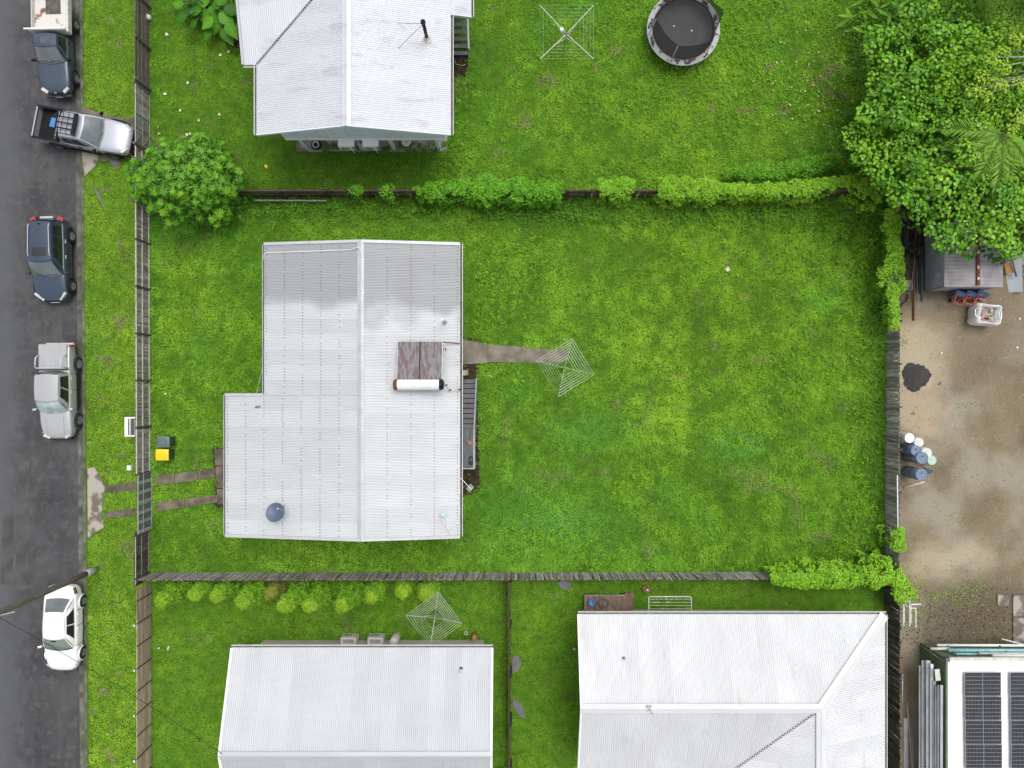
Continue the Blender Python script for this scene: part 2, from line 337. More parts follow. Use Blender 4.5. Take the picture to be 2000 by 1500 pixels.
# ------------------------------------------------------------------ setting: ground, road, kerb, yards
def w2(px, py, z=0): p = P(px, py, z); return (p.x, p.y)
def sheet(name, pts, z, m, kind='structure', sub=None):
    return tag(MB().poly([(x, y, z) for x, y in pts]).build(name, m), kind=kind)
GZ = -.13
sheet('ground', [(-400, -400), (400, -400), (400, 400), (-400, 400)], GZ-.02, m_lawn)
KX = lambda y: -24.44+(y-21)*-.0062          # kerb line, world x at world y (road edge drifts a little)
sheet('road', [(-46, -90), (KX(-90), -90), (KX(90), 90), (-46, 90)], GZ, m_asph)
sheet('asphalt_patch', [w2(38, 905, GZ), w2(57, 898, GZ), w2(56, 1150, GZ), w2(30, 1154, GZ), w2(34, 1020, GZ)], GZ+.004, m_asph2)
sheet('asphalt_patch', [w2(5, 1010, GZ), w2(27, 1000, GZ), w2(24, 1145, GZ), w2(2, 1140, GZ)], GZ+.004, m_asph2)
# kerb and gutter: shallow gutter tray then kerb face
km = MB(); ys = lin(-60, 60, 61)
prof = [(-.36, GZ+.006), (-.1, GZ+.001), (-.03, -.03), (.0, .0), (.14, .004)]
for i in range(60):
    for j in range(4):
        a, b = ys[i], ys[i+1]-.012
        km.poly([(KX(a)+.35+prof[j][0], a, prof[j][1]), (KX(a)+.35+prof[j+1][0], a, prof[j+1][1]), (KX(b)+.35+prof[j+1][0], b, prof[j+1][1]), (KX(b)+.35+prof[j][0], b, prof[j][1])])
tag(km.build('kerb', m_kerb), kind='structure')
tag(MB().add([(KX(-90)+.3, -90, -.012), (120, -90, -.012), (120, 90, -.012), (KX(90)+.3, 90, -.012), (KX(-90)+.3, -90, GZ-.1), (120, -90, GZ-.1), (120, 90, GZ-.1), (KX(90)+.3, 90, GZ-.1)],
    [(0, 1, 2, 3), (0, 3, 7, 4), (0, 4, 5, 1)]).build('yard_soil', m_lawn), kind='structure')
# dirt yard beyond the weathered fence
dx0 = 20.86
mixin(m_dirt, nmask(.22, .47, .62, .8, 7, None, 1), (.29, .265, .205))
mixin(m_dirt, rmask(*w2(1790, 690), 1.2, 2.6, .8, 1.2, 1.0), (.42, .345, .235))
mixin(m_dirt, rmask(*w2(1790, 800), .8, 2.4, .8, 1.2, .9), (.4, .325, .22))
mixin(m_dirt, rmask(*w2(1860, 1100), 1.4, 3.6, .75, 1.8, .8, 1, 2.2), (.4, .335, .235))
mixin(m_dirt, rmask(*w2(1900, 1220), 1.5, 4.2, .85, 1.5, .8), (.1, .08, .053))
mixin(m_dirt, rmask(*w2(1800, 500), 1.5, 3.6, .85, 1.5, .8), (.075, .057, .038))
mixin(m_dirt, rmask(*w2(1930, 640), 1.0, 4.6, .6, 1.5, .6), (.17, .13, .088))
mixin(m_dirt, nmask(22, .58, .66, .45, 3, None, 6), (.42, .38, .3))
mixin(m_dirt, nmask(16, .6, .68, .5, 3, None, 16), (.06, .045, .03))
sheet('dirt_yard', [(dx0, -40), (60, -40), (60, 12.5), (dx0, 12.5)], -.004, m_dirt)
# bare soil strips
sheet('bare_soil', [w2(898, 655), w2(945, 664), w2(940, 700), w2(932, 740), (w2(938, 960)), w2(895, 975)], -.006, m_soil)
sheet('bare_soil', [w2(415, 872), w2(452, 872), w2(452, 1000), w2(418, 990)], -.006, m_soil)
sheet('bare_soil', [w2(860, 100), w2(917, 98), w2(912, 150), w2(860, 150)], -.006, m_soil)
sheet('bare_soil', [w2(438, 60), w2(480, 55), w2(480, 96), w2(440, 92)], -.006, m_soil)
sheet('bare_soil', [w2(1755, 330), w2(2120, 330), w2(2120, 470), w2(2000, 500), w2(1900, 500), w2(1830, 480), w2(1800, 505), w2(1757, 500)], .002, m_soil)
def slabs(name, plist, m, h=.02):
    ro = None
    for k, pl in enumerate(plist):
        pts = [w2(*q) for q in pl]
        o = MB().prism(pts, -.05, h+.006*(k % 2)).build(name, m); tag(o, kind='structure')
m_path = mat('worn_path', (.26, .225, .185), (.13, .11, .088), rough=.85, spec=.2, scale=1.4, detail=8, bump=.3, pos=True)
slabs('path_slab', [[(896, 662), (951, 671), (952, 709), (896, 712)], [(952, 672), (1026, 678), (1026, 708), (952, 707)],
      [(1026.5, 679), (1080, 683), (1112, 684), (1112, 696), (1100, 708), (1026.5, 708)]], m_path)
slabs('drive_strip', [[(304, 929), (340, 925), (340, 944), (304, 948)], [(342, 925), (386, 919), (386, 938), (342, 944)], [(388, 919), (420, 914), (420, 931), (388, 937)],
      [(306, 981), (360, 974), (360, 991), (306, 999)], [(362, 974), (424, 966), (424, 981), (362, 990)]], m_concd)
slabs('paver', [[(419, 877), (450, 877), (450, 909), (420, 909)], [(421, 911), (452, 911), (452, 953), (424, 953)], [(424, 955), (452, 955), (452, 985), (424, 985)]], m_concd)
slabs('crossover', [[(171, 915), (184, 912), (205, 948), (199, 1000), (203, 1030), (186, 1040), (172, 1055)], [(160, 286), (197, 290), (190, 320), (165, 345), (163, 330)]], m_conc)
slabs('drive_strip', [[(205, 950), (266, 940), (266, 957), (205, 963)], [(205, 1000), (266, 992), (266, 1007), (206, 1013)], [(162, 208), (205, 225), (262, 232), (285, 240), (285, 305), (200, 316), (196, 300), (164, 285)]], m_concd)
for pl in ([(1088, 1134), (1117, 1134), (1114, 1152), (1096, 1152)], [(1001, 1282), (1010, 1279), (1018, 1290), (1017, 1303), (1008, 1314), (1000, 1310)], [(1000, 1366), (1014, 1368), (1024, 1385), (1026, 1405), (1016, 1400), (1004, 1385)], [(183, 366), (190, 370), (202, 398), (206, 412), (200, 400), (190, 385)], [(205, 300), (228, 300), (236, 325), (228, 330), (215, 318)]):
    c = [w2(*q) for q in pl]; pts = []
    for i in range(len(c)):
        a, b = Vector(c[i]), Vector(c[(i+1) % len(c)]); pts += [a*.75+b*.25, a*.25+b*.75]
    sheet('puddle', pts, .004, m_water)
# ------------------------------------------------------------------ grass (uncountable: one object per lawn)
HOUSES = [[(536, 492), (880, 492), (890, 700), (890, 1030), (455, 1030), (455, 785), (536, 785)],
          [(500, -90), (905, -90), (905, 60), (870, 280), (555, 285), (525, 150), (500, 120)],
          [(470, 1250), (950, 1250), (950, 1560), (470, 1560)], [(1140, 1195), (1700, 1195), (1700, 1560), (1140, 1560)]]
BARE = [[(896, 662), (950, 671), (1024, 678), (1110, 684), (1112, 696), (1100, 708), (1024, 708), (935, 712), (930, 735), (934, 830), (936, 945), (925, 960), (896, 970)],
        [(304, 929), (420, 914), (420, 931), (304, 948)], [(306, 981), (424, 966), (424, 981), (306, 999)], [(418, 875), (452, 875), (452, 990), (424, 990)],
        [(160, 912), (184, 912), (205, 948), (199, 1000), (203, 1030), (186, 1044), (160, 1070)], [(158, 286), (197, 290), (190, 320), (165, 350), (158, 330)],
        [(205, 950), (266, 940), (266, 957), (205, 963)], [(205, 1000), (266, 992), (266, 1007), (206, 1013)], [(158, 203), (205, 225), (262, 232), (285, 240), (285, 305), (200, 316), (196, 300), (160, 290)],
        [(1088, 1130), (1117, 1130), (1114, 1152), (1096, 1152)], [(1001, 1280), (1016, 1285), (1017, 1303), (1000, 1312)], [(1000, 1366), (1016, 1370), (1026, 1405), (1004, 1390)],
        [(183, 366), (191, 370), (206, 412), (198, 405)], [(205, 300), (228, 300), (236, 325), (222, 330)],
        [(876, 100), (915, 100), (910, 145), (876, 145)], [(440, 62), (478, 60), (478, 92), (444, 88)], [(1143, 1160), (1236, 1160), (1236, 1200), (1143, 1200)], [(1448, 492), (1466, 494), (1462, 510), (1450, 510)]]
def grass(name, label, poly, dens, L, Wd, cols, tall=None, colf=None, keepf=None, tilt=(35, 82), con=1.):
    pw = np.array([w2(*q) for q in poly]); lo, hi = pw.min(0), pw.max(0)
    n = int(dens*(hi-lo).prod()); x = rng.uniform(lo[0], hi[0], n); y = rng.uniform(lo[1], hi[1], n)
    px = x*F/H+1000; py = 750-y*F/H
    wob = 5*(vn(x, y, .3, 2)-.5)+4*(vn(x, y, .1, 13)-.5); wob2 = 6*(vn(x, y, .3, 3)-.5)+5*(vn(x, y, .1, 14)-.5)
    k = inpoly(px, py, poly)
    for e in HOUSES: k &= ~inpoly(px, py, e)
    for e in BARE: k &= ~inpoly(px+wob, py+wob2, e) | (rng.random(n) < .035)
    n1 = .6*vn(x, y, .32, 5)+.4*vn(x, y, .15, 6); n2 = .6*vn(x, y, 1.3, 7)+.4*vn(x, y, .6, 8); n3 = .5*vn(x+.6*y, y-.6*x, 4.5, 9)+.3*vn(x, y, 2.1, 15)+.2*vn(x-.5*y, y+.5*x, .9, 16); n4 = .65*vn(x+.4*y, y-.4*x, 3.2, 10)+.35*vn(x, y, 1.2, 17)
    k &= rng.random(n) < .3+.75*n1+.25*n2
    if keepf is not None: k &= rng.random(n) < keepf(px, py, n2)
    x, y, px, py, n1, n2, n3, n4 = [a[k] for a in (x, y, px, py, n1, n2, n3, n4)]; n = len(x)
    ln = L*(.2+1.25*n1+.55*n2)*(.65+.7*rng.random(n))
    if tall is not None: tf_ = tall(px, py, n2); ln *= tf_
    az = rng.uniform(0, 2*np.pi, n)*.75+2*np.pi*n3*2; ti = np.radians(rng.uniform(*tilt, n))
    d = np.stack([np.sin(ti)*np.cos(az), np.sin(ti)*np.sin(az), np.cos(ti)], 1)
    hint = np.tile([0., 0., 1.], (n, 1))+jit(n, .25)
    Rm = frames(d, hint)
    wd = Wd*(.7+.6*rng.random(n))
    if tall is not None: wd = wd*np.minimum(1.5, .7+.3*tf_)
    sc = np.stack([wd, ln, np.full(n, .1)], 1)
    t = .45+con*(.4*(n1-.5)+.5*(n2-.5)+.28*(vn(x, y, .55, 12)-.5)+.2*(rng.random(n)-.5)+.3*(n3-.5))
    col = pick(cols, n, t)
    # species patches: yellower and bluer greens
    yl = np.clip((n3-.52)*2.2, 0, 1)[:, None]*np.clip(n2*1.6, 0, 1)[:, None]; bl = np.clip((n4-.62)*2.6, 0, 1)[:, None]
    col = col*(1+yl*np.array([.3, .12, .1]))*(1+bl*np.array([-.35, -.05, .35]))
    if colf is not None: col = colf(px, py, col, n1, n2)
    col = col*np.array([1.32, 1.2, 2.4])+np.array([0, 0, .008])
    pos = np.stack([x, y, np.full(n, -.015)], 1)
    V, T, cc = scatter(*KITE, pos, Rm, sc, col)
    return tag(npmesh(name, V, T, cc, m_grass), label, 'grass', kind='stuff')
GC = [(.045, .125, .004), (.1, .245, .007), (.175, .39, .012), (.28, .52, .022)]
GM = [(.05, .135, .004), (.095, .235, .006), (.145, .32, .009), (.2, .4, .014)]
GV = [(.08, .17, .005), (.15, .3, .009), (.22, .4, .014), (.31, .48, .025)]
GD = [(.02, .055, .004), (.038, .095, .006), (.056, .13, .007), (.08, .165, .01)]
def sst(a, lo, hi): t = np.clip((a-lo)/(hi-lo), 0, 1); return t*t*(3-2*t)
def brown(amt, mask_scale, o):
    def f(px, py, col, n1, n2):
        x = (px-1000)*H/F; y = (750-py)*H/F; m = sst(vn(x, y, mask_scale, o), .8, .94)[:, None]*amt
        return col*(1-m)+np.array([.27, .2, .07])*m
    return f
grass('verge_grass', 'yellowish mown grass strip between kerb and street fence', [(166, -70), (288, -70), (296, 1570), (176, 1570), (172, 1040), (168, 700), (164, 300)], 560, .075, .03, GV, tilt=(50, 84), con=.7,
      colf=brown(.75, .55, 21))
def tallN(px, py, n2):
    return .75+.5*sst(px, 850, 1200)+1.0*sst(py, 285, 350)*sst(px, 800, 1000)+.7*sst(px, 1560, 1680)+1.3*sst(np.abs(py-395), 24, 8)
def colN(px, py, col, n1, n2):
    col = brown(.5, .8, 23)(px, py, col, n1, n2)
    m = sst(px, 760, 1050)[:, None]; return col*(.88+.12*m)
grass('north_lawn_grass', 'lawn grass around the trampoline and its clothes hoist', [(290, -70), (1800, -70), (1760, 392), (292, 392)], 460, .12, .034, GC, tallN, colN, con=.9)
def tallC(px, py, n2):
    edge = sst(py, 470, 400)*1.9*sst(px, 300, 480)+sst(px, 1660, 1715)*1.5*sst(py, 1200, 600)+sst(py, 1060, 1105)*.8*sst(px, 850, 1100)+sst(px, 308, 293)*1.0
    base = .85+.5*sst(px, 900, 1500)
    for cx, cy, r in HOLL: base *= 1-.35*np.exp(-(((px-cx)/r)**2+((py-cy)/(r*.5))**2))
    return base*(1+edge)
HOLL = [(1080, 1030, 130), (1440, 870, 60), (1150, 840, 70)]
def colC(px, py, col, n1, n2):
    col = brown(.25, .9, 25)(px, py, col, n1, n2)
    b = sst(py, 470, 410)+sst(px, 1665, 1720)
    b = np.clip(b, 0, 1)[:, None]*.55
    col = col*(1-b)+np.array([.06, .185, .008])*(.6+.8*n1[:, None])*b       # dark broad-leaved weeds along the fences
    for cx, cy, r in HOLL:
        m = .6*np.exp(-(((px-cx)/r)**2+((py-cy)/(r*.5))**2))[:, None]; col = col*(1-m)+np.array([.09, .34, .03])*m
    y = .5*sst(px, 1150, 1300)*sst(py, 900, 650)+.35*sst(px, 300, 250)
    return col*(1+y[:, None]*np.array([.35, .18, .1]))
grass('back_yard_grass', 'long lush grass filling the yard around the main house', [(296, 385), (1735, 385), (1733, 1122), (296, 1122)], 430, .145, .038, GC, tallC, colC)
grass('hedge_yard_grass', 'short mown grass around the row of yellow-tipped shrubs', [(299, 1125), (995, 1125), (997, 1570), (300, 1570)], 560, .07, .03, GM, tilt=(48, 84), con=.75, colf=brown(.2, .7, 27))
grass('side_yard_grass', 'short damp grass between the fence and the hip-roofed house', [(999, 1128), (1733, 1128), (1733, 1215), (1180, 1215), (1180, 1570), (1000, 1570)], 560, .065, .03, GM, tilt=(50, 84), con=.7, colf=brown(.35, .6, 29))
def keepW(px, py, n2):
    k = .02+.75*sst(n2, .55, .72)*(.12+sst(np.abs(py-1180), 70, 10)*.9*sst(px, 1960, 1800)+sst(px, 1790, 1762)*.45+.5*sst(np.abs(py-1142), 10, 4)*sst(px, 1890, 1920))
    return k*sst(py, 570, 620)
grass('yard_weeds', 'sparse weeds sprouting across the dirt yard', [(1758, 570), (2080, 570), (2080, 1290), (1758, 1290)], 260, .1, .035, GV, keepf=keepW)
# broad-leaved weeds standing over the long grass
def weeds(name, label, poly, n, size, cols, zr, prob=None):
    pw = np.array([w2(*q) for q in poly]); lo, hi = pw.min(0), pw.max(0)
    x = rng.uniform(lo[0], hi[0], n); y = rng.uniform(lo[1], hi[1], n); px = x*F/H+1000; py = 750-y*F/H
    k = inpoly(px, py, poly)
    for e in HOUSES+BARE: k &= ~inpoly(px, py, e)
    if prob is not None: k &= rng.random(n) < prob(px, py)
    x, y = x[k], y[k]; m = len(x); per = 9
    hgt = np.repeat(rng.uniform(*zr, m), per); X = np.repeat(x, per); Y = np.repeat(y, per); q = len(X)
    az = rng.uniform(0, 2*np.pi, q); rad = size*rng.uniform(.1, 1.1, q)
    pos = np.stack([X+rad*np.cos(az), Y+rad*np.sin(az), hgt*(1.1-.5*rad/size)*rng.uniform(.55, 1, q)], 1)
    d = np.stack([np.cos(az), np.sin(az), rng.uniform(-.5, .35, q)], 1); Rm = frames(d, np.tile([0., 0, 1], (q, 1))+jit(q, .25))
    sc = np.stack([size*.62*rng.uniform(.6, 1.2, q), size*rng.uniform(.7, 1.25, q), np.full(q, size)], 1)
    col = pick(cols, q, .35*np.repeat(rng.random(m), per)+.65*rng.random(q))
    V, T, cc = scatter(*RND, pos, Rm, sc, col)
    return tag(npmesh(name, V, T, cc, m_leaf), label, 'weeds', kind='stuff')
WC = [(.035, .12, .004), (.075, .21, .007), (.14, .33, .012)]
weeds('fence_weeds', 'dark leafy weeds along the foot of the vine-covered fence', [(440, 384), (1735, 384), (1730, 640), (1660, 560), (1600, 450), (1000, 430), (480, 420)], 8500, .125, WC, (.15, .6),
      lambda px, py: np.clip(1.1-(py-384)/75, .12, 1)+sst(px, 1640, 1720)*.5)
weeds('yard_weed_patches', 'bright leafy weed patches scattered through the long grass', [(930, 420), (1720, 420), (1720, 1115), (910, 1115)], 9000, .085, [(.07, .2, .006), (.15, .35, .01), (.26, .5, .02)], (.1, .26),
      lambda px, py: .75*sst(vn(px, py, 110, 31), .55, .78)+.9*sst(py, 1075, 1110)*sst(px, 900, 1100)+sst(px, 1600, 1700)*.3)
weeds('lawn_weed_patches', 'leafy creeping weeds on the lawn under the trampoline', [(870, 0), (1660, 0), (1640, 352), (850, 352)], 5600, .08, [(.06, .19, .006), (.13, .33, .01), (.24, .48, .02)], (.06, .2),
      lambda px, py: .55*sst(vn(px, py, 90, 33), .52, .75)+np.exp(-((px-1335)**2+(py-80)**2)/9000)+.9*sst(py, 290, 345)*sst(px, 1000, 1400)+.5*sst(py, 215, 285)*sst(px, 1000, 850))
weeds('house_edge_weeds', 'low weeds along the walls of the raised house', [(640, 280), (880, 280), (900, 350), (600, 350)], 900, .08, WC, (.08, .3), lambda px, py: np.clip(1-(py-280)/75, 0, 1))
# ------------------------------------------------------------------ roofs and houses
def roof_plane(roof, poly, m, sheet_w=.762, pitch=.076, amp=.016, name='roof_sheet', lift=.05, screws=None):
    """corrugated sheets filling a planar convex polygon; the first edge of poly is the eave line"""
    pts = [Vector(p) for p in poly]; u = (pts[1]-pts[0]).normalized(); n = u.cross(pts[2]-pts[0]).normalized()
    if n.z < 0: n = -n
    v = n.cross(u); v = v if v.z > 0 else -v
    o = pts[0]; q = [((p-o).dot(u), (p-o).dot(v)) for p in pts]
    u0, u1 = min(a for a, b in q), max(a for a, b in q)
    def span(x):
        r = []
        for i in range(len(q)):
            (a, b), (c, d) = q[i], q[(i+1) % len(q)]
            if abs(a-c) < 1e-9: continue
            t = (x-a)/(c-a)
            if -1e-9 <= t <= 1+1e-9: r.append(b+(d-b)*t)
        return (min(r), max(r)) if len(r) > 1 else None
    ns = max(1, round((u1-u0)/sheet_w)); w = (u1-u0)/ns; off = ORG[roof.name]; scr = MB()
    for k in range(ns):
        mb = MB(); a, b = u0+k*w, u0+(k+1)*w+(.03 if k < ns-1 else 0); nc = max(6, int((b-a)/(pitch/6)))
        cols = []
        for i in range(nc+1):
            x = min(max(a+(b-a)*i/nc, u0+1e-4), u1-1e-4); s = span(x)
            if s is None: continue
            hgt = lift+amp*math.cos(2*math.pi*(x-u0)/pitch)+.0015*(k % 2)
            cols.append([o+u*x+v*s[0]+n*hgt-off, o+u*x+v*s[1]+n*hgt-off])
        vs = [p for c in cols for p in c]
        mb.add(vs, [(2*i, 2*i+2, 2*i+3, 2*i+1) for i in range(len(cols)-1)])
        mb.build(name, m, roof, smooth=True)
    if screws:
        vmin, vmax = min(b for a, b in q), max(b for a, b in q); nb = max(2, int((vmax-vmin)/screws))
        x = u0+.11
        while x < u1-.05:
            s = span(x)
            if s:
                for j in range(nb+1):
                    yv = vmin+.12+(vmax-vmin-.24)*j/nb
                    if s[0]+.05 < yv < s[1]-.05 and random.random() < .72:
                        c = o+u*x+v*yv+n*(lift+amp+.004)-off
                        scr.box(c, (.036, .036, .012))
            x += pitch*2
        tag(scr.build('roof_screws', m_gutd, roof), kind='stuff')
def deckslab(mb, poly, t=.06):
    n = len(poly); mb.add([Vector(p) for p in poly]+[Vector(p)-Vector((0, 0, t)) for p in poly], [tuple(range(n)), tuple(reversed(range(n, 2*n)))]+[(i, n+i, n+(i+1) % n, (i+1) % n) for i in range(n)])
def ridge(roof, p, q, w=.2, m=None, name='ridge_cap'):
    p, q = Vector(p), Vector(q); d = (q-p).normalized(); s = d.cross(Vector((0, 0, 1))).normalized(); up = Vector((0, 0, 1)); mb = MB()
    prof = [(-w, -.035), (-w*.25, .012), (-w*.12, .03), (0, .045), (w*.12, .03), (w*.25, .012), (w, -.035)]
    r = lambda P0: [P0+s*a+up*(b+.085) for a, b in prof]; A, B = r(p), r(q)
    mb.add(A+B, [(i, i+1, len(prof)+i+1, len(prof)+i) for i in range(len(prof)-1)])
    return mb.build(name, m or m_trim, roof, smooth=False, world=True)
def valley(roof, p, q, w=.1):
    p, q = Vector(p), Vector(q); d = (q-p).normalized(); s = d.cross(Vector((0, 0, 1))).normalized(); up = Vector((0, 0, 1))
    mb = MB().add([p-s*w+up*.075, q-s*w+up*.075, p+up*.062, q+up*.062, p+s*w+up*.075, q+s*w+up*.075], [(0, 1, 3, 2), (2, 3, 5, 4)])
    return mb.build('valley_gutter', m_gutd, roof, world=True)
def gutter(roof, p, q, out, m=None, w=.12):
    p, q, out = Vector(p), Vector(q), Vector(out); up = Vector((0, 0, 1)); mb = MB()
    c = lambda P0: [P0+out*.005+up*.02, P0+out*.005-up*.07, P0+out*w-up*.07, P0+out*w+up*.045, P0+out*(w+.022)+up*.045, P0+out*(w+.022)-up*.075, P0-up*.075]
    A, B = c(p), c(q); k = len(A)
    mb.add(A+B, [(i, i+1, k+i+1, k+i) for i in range(k-1)])
    g = mb.build('gutter', m or m_white, roof, world=True)
    d = MB().add([p+out*.02-up*.045, p+out*(w-.005)-up*.045, q+out*(w-.005)-up*.045, q+out*.02-up*.045], [(0, 1, 2, 3)]).build('gutter_bed', m_gutd, roof, world=True)  # dark sheet laid along the gutter floor
    return g
def barge(roof, p, q, m=None, w=.14, h=.16):
    return MB().beam(Vector(p)+Vector((0, 0, .03)), Vector(q)+Vector((0, 0, .03)), w, h).build('barge_capping', m or m_trim, roof, world=True)
def wallbox(house, x0, x1, y0, y1, z0, z1, m, name='wall'):
    return MB().box(((x0+x1)/2, (y0+y1)/2, (z0+z1)/2), (x1-x0, y1-y0, z1-z0)).build(name, m, house, world=True)
def window(house, c, w, h, axis):
    c = Vector(c); d = (.06, w, h) if axis == 'x' else (w, .06, h)
    f = MB().box(c, d).build('window', m_white, house, world=True)
    d2 = (.08, w-.14, h-.14) if axis == 'x' else (w-.14, .08, h-.14)
    MB().box(c, d2).build('pane', m_glass, f, world=True)
def roofbase(house, polys, m=m_offw):
    mb = MB()
    for p in polys: deckslab(mb, p)
    return mb.build('roof', m, house, world=True)
# --- main house
rz, sl_ = 5.1, .143
xr, xe, xw, xw2 = -7.315, -2.58, -12.23, -14.27; yn, ysn, yt = 6.89, -7.52, -.56
zz = lambda x: rz-sl_*abs(x-xr)
hA = thing('house', 'L-shaped raised house with grey-patched corrugated roof carrying a solar water heater', 'house', ((xr), -.3, 0))
wallbox(hA, xw+.5, xe-.45, yt, yn-.5, 0, zz(xw)-.1, m_cream); wallbox(hA, xw2+.5, xe-.452, ysn+.5, yt-.4, 0, zz(xw2)-.08, m_cream)
for y, w in ((5.2, 1.2), (3.1, .9), (-6.2, 1.4)): window(hA, (xe-.45, y, 3.2), w, 1.1, 'x')
dr = MB().box((xe-.44, -3.6, 2.92), (.06, .85, 2.02)).build('door', m_white, hA, world=True); MB().tube([(xe-.4, -3.3, 2.9), (xe-.36, -3.3, 2.9)], .03).build('handle', m_galv, dr, world=True)
pE = [(xe, ysn, zz(xe)), (xe, yn, zz(xe)), (xr, yn, rz), (xr, ysn, rz)]
pW1 = [(xw, yt, zz(xw)), (xw, yn, zz(xw)), (xr, yn, rz), (xr, yt, rz)]; pW2 = [(xw2, ysn, zz(xw2)), (xw2, yt, zz(xw2)), (xr, yt, rz), (xr, ysn, rz)]
rA = roofbase(hA, [pE, pW1, pW2])
for p in (pE, pW1, pW2): roof_plane(rA, p, m_roofA, screws=.98)
ridge(rA, (xr, ysn-.03, rz), (xr, yn+.03, rz), .16)
gutter(rA, (xe, ysn, zz(xe)), (xe, yn+.06, zz(xe)), (1, 0, 0)); gutter(rA, (xw, yt, zz(xw)), (xw, yn, zz(xw)), (-1, 0, 0), m_trim, .08); gutter(rA, (xw2, ysn, zz(xw2)), (xw2, yt+.02, zz(xw2)), (-1, 0, 0), m_trim, .08)
for y, a, s_ in ((yn, xw, 1), (ysn, xw2, -1)):
    barge(rA, (a, y+.02*s_, zz(a)), (xr, y+.02*s_, rz)); barge(rA, (xe, y+.02*s_, zz(xe)), (xr, y+.02*s_, rz))
barge(rA, (xw2, yt+.03, zz(xw2)), (xw-.02, yt+.03, zz(xw)))
def rA_at(px, py, up=.09):
    z = 4.7
    for _ in range(4): p = P(px, py, z); z = zz(p.x)+up
    return P(px, py, z)
tag(MB().tube([rA_at(515, 508, .02), rA_at(516, 497, .1), rA_at(521, 493.5, .1), rA_at(600, 491, .1), rA_at(684, 488, .1), rA_at(692, 484.5, .14), rA_at(700, 483.5, .16), rA_at(705, 488, .16), rA_at(707, 497, .14), rA_at(707.5, 540, .13), rA_at(704, 575, .16)], .022, 5).build('conduit', m_white, smooth=True),
    'thin white conduit running over the grey end of the corrugated roof', 'conduit')
# landing, stairs, rail
st = thing('staircase', 'grey painted timber stairs and landing with side rail against the main house', 'stairs', (-2.4, -2, 0))
n_s = 10
for i in range(n_s):
    z = .19*(i+.6); y = .28-.267*(i+.5)
    MB().box((-2.34, y, z), (.74, .225, .045)).build('tread', m_gpost, st, world=True)
for x in (-2.72, -1.95):
    MB().beam((x, .35, .02), (x, -2.39, 1.88), .05, .22).build('stringer', m_gpost, st, world=True)
for i in range(6): MB().box((-2.62+.126*i, -3.4, 1.9), (.118, 2.02, .045)).build('landing_board', m_gpost, st, world=True)
for y in (-2.42, -4.36): MB().box((-1.96, y, 1.45), (.07, .07, 2.9)).build('post', m_galv, st, world=True)
MB().box((-1.93, .26, .55), (.07, .07, 1.1)).build('post', m_galv, st, world=True)
MB().beam((-1.93, .26, 1.08), (-1.96, -2.42, 2.86), .06, .05).build('handrail', m_galv, st, world=True)
MB().beam((-1.96, -2.42, 2.88), (-1.96, -4.36, 2.88), .06, .05).build('handrail', m_galv, st, world=True)
MB().beam((-1.96, -4.36, 2.88), (-2.75, -4.36, 2.88), .06, .05).build('handrail', m_galv, st, world=True)
b = thing('timber_box', 'small orange timber box lying on the grey stair landing', 'box', (-2.25, -3.1, 1.92), .25)
MB().box((0, 0, .05), (.17, .2, .1)).build('body', m_wood, b); MB().beam((-.08, -.09, .11), (.08, .09, .11), .03, .02).build('batten', m_oran, b)
hb = thing('hose_coil', 'black hose coil on the grey stair landing', 'hose', (-2.16, -4.05, 1.925))
MB().tube([(.11*math.cos(t*.3), .22*math.sin(t*.3), .03+.001*t) for t in range(64)], .018, 5).build('hose', m_black, hb, smooth=True)
MB().lathe([(.0, .06), (.05, .06), (.06, .0)], (-.02, -.1, 0), 8).build('nozzle', m_black, hb)
# solar water heater
zr_ = zz(P(820, 700, 5).x)
sh = thing('solar_water_heater', 'rust-streaked solar hot water panels with white horizontal tank on the roof', 'water heater', (-4.46, .95, zr_+.05))
for x in (-.55, .55):
    p_ = MB().beam((x, 1.1, .2), (x, -.72, .5), 1.06, .09).build('collector', m_panel, sh)
    MB().beam((x*1.98, 1.1, .21), (x*1.98, -.72, .51), .03, .12).build('edge_frame', m_galv, p_)
MB().beam((0, 1.1, .215), (0, -.72, .515), .05, .13).build('joining_strip', m_black, sh)
tk = MB().lathe([(0, -1.06), (.255, -1.06), (.255, 1.06), (0, 1.06)], (-.03, -.98, .62), 20, 'X').build('tank', m_tank, sh)
for s_, m_ in ((-1, m_rust), (1, m_black)):
    MB().lathe([(.262, 1.0*s_), (.265, 1.12*s_), (.2, 1.2*s_), (0, 1.235*s_)], (-.03, -.98, .62), 20, 'X').build('end_cap', m_, tk, smooth=True)
for x in (-.9, .9):
    MB().beam((x, -.98, .4), (x, -.98, -.06), .07, .05).build('leg', m_galv, sh)
    MB().beam((x, 1.0, .2), (x, 1.0, -.06+.14*-x*.143), .05, .05).build('leg', m_galv, sh)
MB().beam((-1.26, .75, .13), (1.26, .75, .13), .09, .06, ).build('mounting_rail', m_rust, sh)
MB().tube([(1.1, 1.08, .2), (1.15, 1.08, .2), (1.75, 1.05, -.1), (1.9, 1.05, -.12)], .03, 6).build('pipe', m_rust, sh)
MB().tube([(1.16, 1.0, .2), (1.17, 0, .35), (1.18, -.8, .5), (1.25, -1.0, .5), (1.4, -1.25, -.02), (1.88, -1.25, -.15)], .022, 6).build('pipe', m_galv, sh)
for q in ((1.28, -1.0, .45), (1.42, -1.25, .0), (1.88, -1.22, -.1)): MB().box(q, (.1, .09, .09)).build('valve', m_rust, sh)
